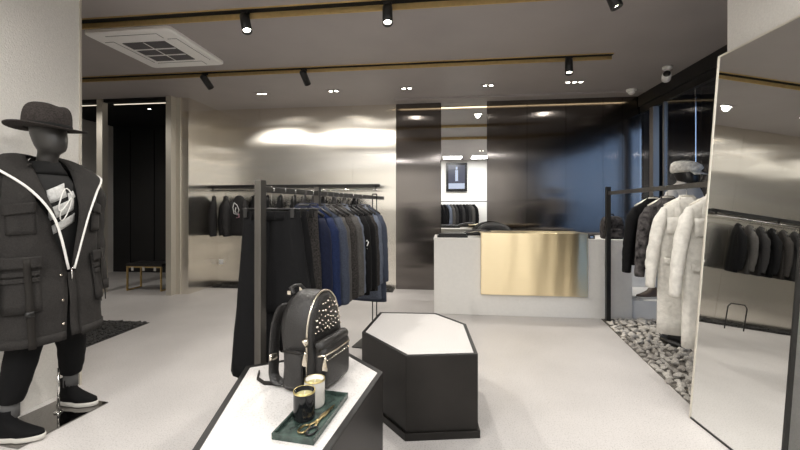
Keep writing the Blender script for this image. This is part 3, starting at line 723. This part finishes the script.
for i, (x, m, L, lab) in enumerate(wj):
    rz = R([62, 50, 18, 55, 60, 60][i] if i < 6 else 66)
    p = (x, 6.12-.13*0, ZR-.034)
    p = (x, 6.06, ZR-.034)
    sc = .8
    j = jacket((x, 6.12, ZR-.032), rz*.0+R([-55, -48, -12, -50, -62, -65][i] if i < 6 else -66), L, m, lab, i*2.3+40, half=.165, sleeve=.56, thick=.036, collar=(i > 2), cat='jacket' if i > 2 else 'sweatshirt', name='hanging_jacket' if i > 2 else 'hanging_sweatshirt', sl_out=.035)
    j.location.y = 6.00
    h = hanger('black hanger inside the '+lab, (x, 6.12, ZR-.032), j.rotation_euler.z, .13); h.location.y = 6.00
    if i == 2:
        for pp, w in (([(-.05, -.062, -.22), (-.075, -.062, -.30), (-.05, -.066, -.40), (.02, -.066, -.42), (.05, -.064, -.34), (.01, -.062, -.26), (-.05, -.062, -.22)], .008),
                      ([(-.01, -.064, -.30), (-.03, -.066, -.36), (.0, -.066, -.40)], .010)):
            MB().tube(pp, [(w, .006)]*len(pp), 6).build('chest_print', M['print'], j)
        MB().tube([(.04, -.06, -.40), (.05, -.06, -.46), (.0, -.066, -.47)], .009, 6).build('chest_print', M['pinkprint'], j)
    if i < 2:
        MB().tube([(-.19, -.062, -.58), (-.20, -.062, -.63), (-.19, -.062, -.66)], .009, 6).build('sleeve_print', M['print'], j)

# slim U shaped floor stand near the wall (seen in the leaning mirror)
t = thing('floor_stand', (-1.45, 5.80, 0), 'slim arched metal stand on the floor by the steel wall', 'stand')
MB().tube([(-.14, 0, 0), (-.14, 0, .33), (-.10, 0, .38), (.10, 0, .38), (.14, 0, .33), (.14, 0, 0)], .008).build('hoop', M['black_metal'], t)
# wall socket
t = thing('wall_socket', (-3.92, 6.275, .40), 'white socket plate on the steel wall below the sweatshirts', 'socket')
bx('plate', M['white_plastic'], -.035, .045, -.008, .004, -.04, .045, t, bevel=.003); bx('socket_face', M['white_plastic'], -.02, .03, -.011, -.008, -.022, .028, t)

# ---------------- rear wall: rail with clothes and screen (seen reflected)
t = thing('wall_screen', (.42, -1.49, 1.95), 'portrait screen on the white wall reflected in the mirror strip', 'screen')
bx('bezel', M['black_gloss'], -.38, .38, -.005, .05, 0, 1.04, t, bevel=.004)
bx('display', M['screen'], -.30, .30, .0501, .053, .10, .96, t)
bx('bright_field', M['screen_lit'], -.29, .29, .0531, .055, .10, .30, t)
bx('bright_figure', M['screen_lit'], -.05, .05, .0531, .055, .38, .78, t)
bx('figure_head', M['screen_lit'], -.035, .035, .0531, .055, .80, .90, t)
t = thing('wall_rail', (.5, -1.2, 1.58), 'garment rail on the white wall reflected in the mirror strip', 'rail')
MB().tube([(-1.3, 0, 0), (1.3, 0, 0)], .014).build('hanging_rod', M['black_metal'], t)
for x in (-1.2, 1.2): MB().tube([(x, 0, 0), (x, -.3, 0)], .012).build('bracket', M['black_metal'], t)
rl = ['leftmost', 'second', 'third', 'fourth', 'fifth', 'sixth', 'seventh', 'eighth', 'ninth', 'tenth', 'eleventh', 'twelfth']
for i in range(12):
    m = ['blackcloth', 'blackcloth', 'blackcloth', 'lightblue', 'greywool', 'hoodie', 'blackcloth', 'hoodie', 'blackcloth', 'hoodie', 'greywool', 'blackcloth'][i]
    nm = {'blackcloth': 'black', 'lightblue': 'pale blue', 'greywool': 'grey', 'hoodie': 'charcoal'}[m]
    jacket((-.25+i*.115, -1.2, 1.592), R(60), .85, m, f'{nm} jacket, {rl[i]} from left among those reflected in the mirror strip', i*3.1+90, half=.17, thick=.034, collar=False)

# ------------------------------------------------------------------ right rack
t = thing('clothes_rack', (1.92, 4.766, 0), 'black clothes rack with pale coats standing in the stone bed', 'rack')
bx('front_post', M['black_metal'], -.024, .024, -.024, .024, .0, 1.60, t, bevel=.002)
bx('rail', M['rack'], -.012, .012, -1.95, -.024, 1.505, 1.545, t, bevel=.002)
bx('front_post', M['black_metal'], -.024, .024, -1.99, -1.95, .0, 1.60, t, bevel=.002)
ZQ = 1.547
g = [(3.78, 'blackcloth', .62, 'black jacket nearest the post on the right rack', -10, 'hanging_jacket', 'jacket'),
     (3.55, 'floral', .62, 'dark patterned jacket between black jacket and white coats', -8, 'hanging_jacket', 'jacket'),
     (3.29, 'trench', 1.10, 'long white trench coat on the right rack with whole front showing', -14, 'hanging_coat', 'coat'),
     (2.97, 'trench', 1.10, 'long white coat partly hidden behind the leaning mirror', -10, 'hanging_coat', 'coat')]
for i, (y, m, L, lab, a, nm, ct) in enumerate(g):
    jacket((1.92, y, ZQ), R(a), L, m, lab, 60+i*2.7, name=nm, half=.19, thick=.05, sleeve=.58 if i < 2 else .62, cat=ct, flare=.03 if i < 2 else .015, sl_out=.07 if i < 2 else .10, slen_r=.052, belt=False, crumple=1. if i < 2 else 1.6)
    hanger('pale hanger inside the '+lab, (1.92, y, ZQ), R(a), .15, 'steel_trim')

# bust mannequin behind right rack
def ringz(cx, cy, z, a, b, n=24, p=1.):
    return [(cx+a*math.copysign(abs(cos(2*pi*k/n))**p, cos(2*pi*k/n)), cy+b*math.copysign(abs(sin(2*pi*k/n))**p, sin(2*pi*k/n)), z) for k in range(n)]
def head_mesh(z0, x0=0.):
    """front is +X"""
    prof = [(-.10, .00, .058, .056), (-.03, .0, .052, .050), (.0, .012, .056, .052), (.02, .035, .078, .060), (.045, .030, .092, .068), (.08, .022, .100, .075),
            (.12, .012, .104, .080), (.16, .004, .103, .081), (.20, .0, .092, .074), (.235, .0, .066, .056), (.252, .0, .03, .026)]
    return MB().rings([ringz(x0+c, 0, z0+z, a, b) for z, c, a, b in prof])
t = thing('mannequin', (2.36, 4.08, 0), 'black headed mannequin in a white shirt and pale cap behind the rack', 'mannequin', rz=R(-60))
head_mesh(1.575).build('head', M['black_gloss'], t)
def torso_prof(k=1.):
    return [(.92, .12, .165), (1.02, .115, .16), (1.12, .11, .155), (1.27, .115, .17), (1.40, .12, .195), (1.50, .11, .215), (1.56, .085, .18), (1.59, .065, .10), (1.61, .055, .06)]
MB().rings([ringz(0, 0, z, a, b, 24, .9) for z, a, b in torso_prof()]).build('shirt_body', M['white_shirt'], t)
for s in (-1, 1):
    MB().tube([(0, s*.16, 1.52), (0, s*.225, 1.46), (-.01, s*.25, 1.20), (.02, s*.26, .96)], [.06, .062, .052, .045], 12).build('shirt_sleeve', M['white_shirt'], t, sub=1)
    MB().tube([(0, s*.09, .90), (0, s*.095, .5), (0, s*.10, .16)], [.10, .075, .06], 14).build('trouser_leg', M['trouser_cloth'], t)
    f = MB()
    rs = [[(x*.96+.03, s*.10+y, z) for x, y in rrect(.13*k, .045*k, .04*k)] for z, k in ((.05, 1), (.085, .98), (.12, .7), (.16, .5))]
    f.rings(rs).build('shoe', M['black_gloss'], t)
MB().tube([(.02, 0, .86), (-.02, 0, .03)], .012).build('support_rod', M['chrome'], t)
MB().lathe([(.20, .0), (.20, .045), (.18, .05)], 32).build('base', M['black_metal'], t)
MB().tube([(-.02, -.07, 1.60), (.04, -.045, 1.59), (.075, 0, 1.57), (.04, .045, 1.59), (-.02, .07, 1.60), (-.06, 0, 1.615), (-.02, -.07, 1.60)], [(.012, .016)]*7, 8).build('shirt_collar', M['white_shirt'], t)
MB().rings([[(x+sx, y, z) for x, y, z in ringz(0, 0, z, a, b)] for z, sx, a, b in ((1.70, .0, .108, .086), (1.712, .01, .130, .106), (1.735, .02, .142, .118), (1.765, .015, .135, .112), (1.795, -.005, .110, .092), (1.815, -.02, .070, .06), (1.822, -.03, .02, .02))]).build('cap_crown', M['cap'], t)
MB().grid(lambda u, v: (.09+.085*v*cos((u-.5)*1.9)+.01, (.10+.01*v)*sin((u-.5)*2.3), 1.708-.035*v-.02*(u-.5)**2*v), 10, 4).build('cap_peak', M['cap'], t, solid=.006)

# ------------------------------------------------------------------ stone bed
t = tag(MB().prism([(1.655, 2.69), (1.77, 2.69), (2.98, 2.69), (2.98, 4.86), (1.882, 4.86)], .0005, .008).build('stone_bed_liner', M['earth'], smooth=False), 'dark liner of the stone bed under the pale stones', 'bed')
rv = []
for k in range(9):
    bm = bmesh.new(); bmesh.ops.create_icosphere(bm, subdivisions=2, radius=1)
    rr = random.Random(k)
    pls = [(Vector((rr.gauss(0, 1), rr.gauss(0, 1), rr.gauss(0, 1))).normalized(), rr.uniform(.5, .8)) for _ in range(11)]
    for v in bm.verts:
        n = noise.noise(v.co*1.1+Vector((k*5.3, 0, 0))); n2 = noise.noise(v.co*2.7+Vector((0, k*3.3, 0)))
        v.co = v.co*(1+.45*n+.18*n2)
        v.co = Vector([math.copysign(abs(c)**.85, c) for c in v.co])
        for pn, pd in pls:
            e_ = v.co.dot(pn)-pd
            if e_ > 0: v.co -= pn*e_
        v.co.z *= .5; v.co.y *= .75
    bmesh.ops.recalc_face_normals(bm, faces=bm.faces)
    me = bpy.data.meshes.new('stone'); bm.to_mesh(me); bm.free(); me.materials.append(M['stone'] if k % 3 else M['stone_dark']); rv.append(me)
def edge_x(y): return 1.655 + (y-2.777)*(1.885-1.655)/(4.918-2.777)
spots = []; rr = random.Random(3); tries = 0
blocked = [(1.92, 4.766, .06)]
while len(spots) < 560 and tries < 60000:
    tries += 1
    y = rr.uniform(2.55, 4.84); x = rr.uniform(1.66, 2.95)
    r = rr.uniform(.026, .052)
    if x-r*.55 < edge_x(y) : continue
    if x > 1.73 and y < 2.72: continue
    if (x-2.36)**2+(y-4.08)**2 < (.2+r)**2: continue
    if abs(x-1.92) < .03+r and (abs(y-4.766) < .03+r or abs(y-2.796) < .03+r): continue
    if x < 1.80 and y < 2.72: continue
    if any((x-a)**2+(y-b)**2 < ((r+c)*.80)**2 for a, b, c in spots): continue
    spots.append((x, y, r))
spots.sort(key=lambda p: p[0]*.6+p[1])
mbm = MB()
for i, (x, y, r) in enumerate(spots):
    mx = Matrix.Translation((x, y, r*.50)) @ Euler((rr.uniform(-.35, .35), rr.uniform(-.35, .35), rr.uniform(0, 6.3))).to_matrix().to_4x4() @ Matrix.Scale(r*1.12, 4)
    me = rv[rr.randrange(9)]
    if i < 298:
        o = bpy.data.objects.new('stone', me); COL.objects.link(o); o.matrix_world = mx
        tag(o, 'rough pale fist sized stone lying in the bed beside the window', 'stone', 'pale stones of the bed under the right rack')
    else:
        vs = [mbm.bm.verts.new(mx @ v.co) for v in me.vertices]
        for p in me.polygons: mbm.bm.faces.new([vs[q] for q in p.vertices])
o = mbm.build('stone', M['stone'], smooth=False); tag(o, 'remaining rough pale stones towards the far end of the bed', 'stones', None, 'stuff')

def gravel(name, poly_fn, x0, x1, y0, y1, n, rmin, rmax, m, label, seed):
    rr = random.Random(seed); mb = MB()
    base = bmesh.new(); bmesh.ops.create_icosphere(base, subdivisions=1, radius=1)
    bv = [v.co.copy() for v in base.verts]; bf = [[v.index for v in f.verts] for f in base.faces]; base.free()
    mb.box(x0, x1, y0, y1, .0005, .006)
    for k in range(n):
        x, y, r = rr.uniform(x0+rmax, x1-rmax), rr.uniform(y0+rmax, y1-rmax), rr.uniform(rmin, rmax)
        mx = Matrix.Translation((x, y, .006+r*.45)) @ Euler((rr.uniform(-.4, .4), rr.uniform(-.4, .4), rr.uniform(0, 6))).to_matrix().to_4x4()
        vs = [mb.bm.verts.new(mx @ Vector((c.x*r*1.3, c.y*r, c.z*r*.6))) for c in bv]
        for f in bf: mb.bm.faces.new([vs[q] for q in f])
    return tag(mb.build(name, M[m], smooth=False), label, 'gravel', None, 'stuff')
gravel('black_gravel', None, -4.6, -3.45, 3.2, 4.09, 2200, .010, .020, 'gravel_dark', 'bed of black gravel in the floor behind the left pier', 1)
gravel('black_gravel', None, XB0+.02, XB1-.02, 6.02, 6.27, 900, .012, .026, 'gravel_dark', 'dark gravel strip along the foot of the steel wall', 2)

# ------------------------------------------------------------------ leaning mirror
P0 = Vector((1.575, 2.02, .0)); ang = math.atan2(1.752-1.575, 2.313)
t = thing('leaning_mirror', (1.582, 2.335, .002), 'tall thin framed mirror leaning against the right pier', 'mirror')
t.rotation_euler = (0, ang, R(3.0))
LM = 2.325
bx('mirror_glass', M['mirror'], -.002, .004, -.305, .305, .01, LM-.01, t)
bx('backing', M['black'], .0041, .016, -.31, .31, .004, LM-.004, t)
for a, b, c, d, m in ((-.315, -.305, 0, LM, 'black_metal'), (.305, .315, 0, LM, 'steel_trim'), (-.3049, .3049, 0, .01, 'black_metal'), (-.3049, .3049, LM-.01, LM, 'steel_trim')):
    bx('frame_edge', M[m], -.006, .016, a, b, c, d, t)

# ------------------------------------------------------------------ fitting room bench
t = thing('fitting_bench', (-4.86, 5.78, 0), 'small black topped bench with brass legs in the fitting room opening', 'bench')
bx('seat', M['leather'], -.32, .32, -.14, .16, .40, .445, t, bevel=.006)
for s in (-1, 1):
    f = MB()
    for y in (-.13, .15): f.box(s*.30-.011, s*.30+.011, y-.011, y+.011, 0, .40)
    f.box(s*.30-.011, s*.30+.011, -.119, .139, .0, .02)
    f.build('leg_frame', M['brass'], t, False)
bx('stretcher', M['brass'], -.289, .289, -.14, -.118, .378, .399, t)
for x in (-.2, 0, .2): bx('price_tag', M['ceramic'], x-.02, x+.02, -.146, -.142, .33, .39, t)

# ------------------------------------------------------------------ mannequin in parka
t = thing('mannequin', (-2.475, 2.09, 0), 'dark mannequin in wide brimmed felt hat and long charcoal parka', 'mannequin', rz=R(-6))
head_mesh(1.685, .02).build('head', M['head'], t)
def lerp_prof(prof, z):
    if z <= prof[0][0]: return prof[0][1:]
    for a, b in zip(prof, prof[1:]):
        if z <= b[0]:
            k = (z-a[0])/(b[0]-a[0]); k = k*k*(3-2*k); return tuple(a[i]+(b[i]-a[i])*k for i in range(1, len(a)))
    return prof[-1][1:]
coatp = [(.53, .225, .275), (.75, .21, .27), (1.0, .185, .26), (1.2, .175, .26), (1.38, .17, .27), (1.50, .155, .265), (1.565, .125, .20), (1.61, .10, .125)]
openp = [(.53, .10), (.9, .05), (.98, .04), (1.25, .26), (1.42, .55), (1.55, .85), (1.61, 1.0)]
def CS(ph, z, off=0.):
    d, w = lerp_prof(coatp, z)
    c, s = cos(ph), sin(ph)
    f = .012*noise.noise((ph*2.2, z*3.0, 2.2))+.006*noise.noise((ph*6, z*7, 5.))
    x = (d+off+f)*math.copysign(abs(c)**.8, c); y = (w+off+f)*math.copysign(abs(s)**.85, s)
    return Vector((x, y, z + .02*sin(ph*1.0)*0))
def coat_fn(u, v):
    z = .575+1.035*v; o = lerp_prof(openp, z)[0]
    return CS(o+(2*pi-2*o)*u, z)
MB().grid(coat_fn, 56, 30).build('coat_body', M['coat'], t, solid=.014)
# hem band
MB().grid(lambda u, v: CS(.11+(2*pi-.22)*u, .565+.05*v, .010), 56, 2).build('coat_hem', M['coat'], t, solid=.006)
# sleeves
for s, pts in ((-1, [(-.01, -.22, 1.515), (-.01, -.295, 1.43), (-.035, -.345, 1.22), (-.01, -.355, 1.05), (.03, -.34, .86)]), (1, [(-.01, .22, 1.515), (-.01, .29, 1.43), (-.035, .30, 1.22), (-.02, .305, 1.03), (.02, .30, .80)])):
    rad = [(.075, .08), (.088, .092), (.080, .085), (.076, .078), (.068, .072)]
    P = []; Q = []
    for a in range(4):
        for k in range(4):
            u = k/4; P.append(Vector(pts[a]).lerp(Vector(pts[a+1]), u)); w = 1+.07*sin((a*4+k)*1.9)+.04*noise.noise((a+u, s, 3)); Q.append(((rad[a][0]*(1-u)+rad[a+1][0]*u)*w, (rad[a][1]*(1-u)+rad[a+1][1]*u)*w))
    P.append(Vector(pts[4])); Q.append(rad[4])
    sl = MB().tube(P, Q, 16).build('coat_sleeve', M['coat'], t, sub=1)
    cz = Vector(pts[4]); MB().tube([cz+Vector((0, 0, .05)), cz+Vector((.002, 0, -.012))], [.073, .072], 16).build('cuff', M['coat'], sl)
    # hand
    h = MB()
    h.tube([cz+Vector((0, 0, .02)), cz+Vector((.005, 0, -.05)), cz+Vector((.012, 0, -.10))], [(.026, .022), (.042, .018), (.040, .015)], 12)
    for k in range(4):
        b0 = cz+Vector((-.022+.018*k, 0, -.095)); L = (.060, .075, .078, .068)[k]
        h.tube([b0, b0+Vector((.004, -s*.004, -L*.5)), b0+Vector((.006, -s*.018, -L))], [.0095, .009, .007], 8)
    h.tube([cz+Vector((.025, 0, -.035)), cz+Vector((.048, -s*.01, -.07)), cz+Vector((.052, -s*.018, -.098))], [.012, .010, .008], 8)
    h.build('hand', M['head'], t)
# big open collar with white edge
for s in (-1, 1):
    I = [(-.085, 0, 1.665), (-.035, s*.085, 1.665), (.045, s*.105, 1.60), (.115, s*.095, 1.47), (.175, s*.07, 1.30), (.197, s*.012, 1.00)]
    O = [(-.20, 0, 1.60), (-.10, s*.25, 1.60), (.05, s*.30, 1.555), (.135, s*.205, 1.44), (.19, s*.105, 1.27), (.205, s*.016, .975)]
    if s == -1: O[2] = (.05, -.27, 1.56); O[3] = (.15, -.17, 1.44); O[4] = (.20, -.085, 1.27)
    def cr(P, u):
        u *= len(P)-1; i = min(int(u), len(P)-2); f = u-i
        p = [Vector(P[max(0, min(len(P)-1, j))]) for j in (i-1, i, i+1, i+2)]
        return .5*((2*p[1])+(-p[0]+p[2])*f+(2*p[0]-5*p[1]+4*p[2]-p[3])*f*f+(-p[0]+3*p[1]-3*p[2]+p[3])*f**3)
    def cf(u, v):
        a, b = cr(I, u), cr(O, u); q = a.lerp(b, v); bulge = .03*sin(pi*v)*(1-u*.6)
        return q+Vector((bulge*.6, s*bulge*.3, bulge))+Vector((0, 0, .006*noise.noise((u*9, v*5, s))))
    MB().grid(cf, 24, 8).build('hood_collar', M['coat'], t, solid=.012)
    MB().tube([cr(O, k/30)+Vector((.008*min(1, k/10), 0, .004)) for k in range(31)], .0068, 8).build('white_piping', M['white_cord'], t)
# zip pull
MB().tube([(.208, 0, .985), (.213, 0, .95), (.212, 0, .915)], [(.008, .005), (.010, .005), (.006, .004)], 8).build('zip_pull', M['chrome'], t)
MB().grid(lambda u, v: CS(-.03+.09*u, .58+.38*v, .012), 2, 16).build('zip_placket', M['coat'], t, solid=.006)
# pockets (negative angle = near side)
def patch(name, a0, a1, z0, z1, off=.014, th=.010, m='coat', par=None, skew=0.):
    return MB().grid(lambda u, v: CS(a0+(a1-a0)*u, z0+(z1-z0)*v+skew*u, off), 8, 6).build(name, M[m], par or t, solid=th)
for s in (-1, 1):
    pk = patch('chest_pocket', s*.55, s*1.15, 1.20, 1.36); patch('pocket_flap', s*.52, s*1.18, 1.325, 1.385, .024, .010, par=pk, skew=-.02)
    pk = patch('lower_pocket', s*.50, s*1.25, .76, 1.06, .016, .012); patch('pocket_flap', s*.47, s*1.28, 1.01, 1.075, .030, .012, par=pk)
    patch('pocket_band', s*.50, s*1.25, .93, .955, .026, .010, par=pk); patch('pocket_band', s*.50, s*1.25, .965, .99, .026, .010, par=pk)
MB().grid(lambda u, v: CS(-.66-.13*u+.06*(1-v), .56+.50*v, .034), 2, 16).build('hanging_strap', M['strap'], t, solid=.006)
MB().grid(lambda u, v: CS(-.62-.15*u, .74+.03*v, .042), 2, 2).build('strap_buckle', M['black_metal'], t, solid=.006)
MB().grid(lambda u, v: CS(.80+.08*u, .74+.34*v, .034), 2, 12).build('hanging_strap', M['strap'], t, solid=.006)
# snap buttons
for z in (.95, .80, .66):
    p = CS(-.14, z, .014); MB().lathe([(.008, 0), (.007, .004), (.001, .005)], 10, Matrix.Translation(p) @ Euler((0, R(90), 0)).to_matrix().to_4x4()).build('snap_button', M['nickel'], t)
# shirt + neck gaiter
shp = [(.80, .13, .16), (1.0, .13, .17), (1.2, .14, .18), (1.4, .145, .19), (1.50, .12, .17), (1.565, .085, .11), (1.60, .066, .07), (1.655, .060, .06)]
def SS(ph, z, off=0.):
    d, w = lerp_prof(shp, z); return Vector(((d+off)*cos(ph), (w+off)*sin(ph), z))
MB().rings([[SS(2*pi*k/32, .80+.80*j/24) for k in range(32)] for j in range(25)]).build('shirt', M['shirt'], t)
MB().rings([[SS(2*pi*k/24, z, .006+e) for k in range(24)] for z, e in ((1.555, .002), (1.58, .008), (1.61, .009), (1.635, .004))]).build('neck_band', M['coat_in'], t)
# print: diagonal pale blocks and looping line
for a, b, z0, z1, sk in ((-.42, .12, 1.37, 1.455, .05), (-.40, .34, 1.27, 1.345, .07), (-.34, .40, 1.185, 1.24, .08), (.16, .42, 1.40, 1.44, .02)):
    MB().grid(lambda u, v: SS(a+(b-a)*u, z0+(z1-z0)*v+sk*u, .005), 8, 3).build('shirt_print', M['print'], t, solid=.003)
loop = [SS(.05+.22*cos(q)*(1-.03*q), 1.43+.055*sin(q*1.3)-.012*q, .011) for q in [k*.35 for k in range(30)]]
MB().tube(loop, .0035, 6).build('shirt_print', M['white_cord'], t)
# hat
hat = bpy.data.objects.new('felt_hat', None); COL.objects.link(hat); hat.parent = t; hat.location = (.015, 0, 1.835); hat.rotation_euler = (R(-1), R(3), 0)
def hatp(r, z, n=36, sx=1.1, sy=.92, dent=0.):
    out = []
    for k in range(n):
        a = 2*pi*k/n; x = r*sx*cos(a); y = r*sy*sin(a)
        zz = z-dent*math.exp(-(y/.035)**2)*(1 if abs(x) < .1 else .6)
        out.append((x, y, zz))
    return out
MB().rings([hatp(.122, 0), hatp(.123, .03), hatp(.122, .07), hatp(.119, .105, dent=.002), hatp(.108, .140, dent=.006), hatp(.085, .160, dent=.016), hatp(.05, .165, dent=.026), hatp(.004, .165, dent=.03)]).build('hat_crown', M['felt'], hat, sub=1)
MB().rings([[(p[0], p[1], p[2]+w*(p[1]/.2)**2*.022) for p in hatp(r, z)] for r, z, w in ((.112, .004, 0), (.14, .0, 1), (.175, -.004, 1), (.200, -.002, 1), (.202, .004, 1), (.175, .004, 1), (.15, .007, 1), (.118, .012, 0))], True, False).build('hat_brim', M['felt'], hat)
MB().rings([hatp(.124, .012), hatp(.123, .034)], True, False).build('hat_band', M['coat_in'], hat, solid=.003)
# legs
feet = {-1: (.03, -.16, R(18)), 1: (-.05, .23, R(8))}
for s in (-1, 1):
    fx, fy, fa = feet[s]
    P = [(-.01, s*.085, .86), (-.01, s*.10, .74), (fx*.4, fy*.62, .60), (fx*.8-.01, fy*.85, .44), (fx-.04, fy*.97, .30), (fx-.055, fy, .215)]
    Q = [(.10, .10), (.098, .10), (.088, .09), (.078, .08), (.070, .072), (.058, .058)]
    P2_ = []; Q2_ = []
    for a in range(5):
        for k in range(4):
            u = k/4; P2_.append(Vector(P[a]).lerp(Vector(P[a+1]), u)); w = 1+.035*sin((a*4+k)*2.3+s); Q2_.append(((Q[a][0]*(1-u)+Q[a+1][0]*u)*w, (Q[a][1]*(1-u)+Q[a+1][1]*u)*w))
    P2_.append(Vector(P[5])); Q2_.append(Q[5])
    MB().tube(P2_, Q2_, 18).build('trouser_leg', M['trouser_cloth'], t, sub=1)
    MB().tube([(fx-.055, fy, .24), (fx-.058, fy, .13)], [.042, .043], 16).build('sock', M['sock'], t)
    sh = bpy.data.objects.new('shoe', None); COL.objects.link(sh); sh.parent = t; sh.location = (fx, fy, .010); sh.rotation_euler = (0, 0, fa)
    make_shoe(sh, M['trouser_cloth'], .29, 1)
MB().box(-.24, .13, -.22, .30, 0, .008).build('base_plate', M['glass_plate'], t, False, .001)
MB().tube([(-.06, .12, .008), (-.06, .12, .30)], .008).build('support_rod', M['chrome'], t)
MB().lathe([(.025, .008), (.025, .016), (.012, .02)], 16, Matrix.Translation((-.06, .12, 0))).build('rod_flange', M['chrome'], t)

# ------------------------------------------------------------------ world: dusk outside the shop window
w = bpy.data.worlds.new('World'); S.world = w; w.use_nodes = True; nt = w.node_tree; bg = nt.nodes['Background']
tc = nt.nodes.new('ShaderNodeTexCoord'); sp = nt.nodes.new('ShaderNodeSeparateXYZ'); nt.links.new(tc.outputs['Generated'], sp.inputs[0])
cr_ = nt.nodes.new('ShaderNodeValToRGB'); mr = nt.nodes.new('ShaderNodeMapRange'); mr.inputs['From Min'].default_value = -.2; mr.inputs['From Max'].default_value = .9
nt.links.new(sp.outputs[2], mr.inputs[0]); nt.links.new(mr.outputs[0], cr_.inputs[0])
cr_.color_ramp.elements[0].color = (.05, .08, .14, 1); cr_.color_ramp.elements[1].color = (.02, .05, .14, 1)
e = cr_.color_ramp.elements.new(.25); e.color = (.17, .26, .41, 1); e = cr_.color_ramp.elements.new(.42); e.color = (.11, .17, .29, 1); e = cr_.color_ramp.elements.new(.50); e.color = (.02, .03, .06, 1)
dp = nt.nodes.new('ShaderNodeVectorMath'); dp.operation = 'DOT_PRODUCT'; dp.inputs[1].default_value = (.42, -.90, .1)
nt.links.new(tc.outputs['Generated'], dp.inputs[0])
m2 = nt.nodes.new('ShaderNodeMapRange'); m2.inputs['From Min'].default_value = .88; m2.inputs['From Max'].default_value = 1.; m2.inputs['To Min'].default_value = 1.; m2.inputs['To Max'].default_value = 14.
nt.links.new(dp.outputs['Value'], m2.inputs[0])
nt.links.new(cr_.outputs[0], bg.inputs[0]); nt.links.new(m2.outputs[0], bg.inputs[1])

# ------------------------------------------------------------------ camera
cam = bpy.data.cameras.new('Camera'); co = bpy.data.objects.new('Camera', cam); COL.objects.link(co)
co.location = (0, 0, 1.35); co.rotation_euler = (R(90), 0, math.atan(45/380.))
cam.sensor_width = 36; cam.lens = 380/800*36; cam.shift_y = -17/800.; cam.clip_start = .02
S.camera = co
S.view_settings.view_transform = 'Standard'; S.view_settings.look = 'None'
S.view_settings.gamma = 1; S.view_settings.use_curve_mapping = False; S.view_settings.exposure = -.92
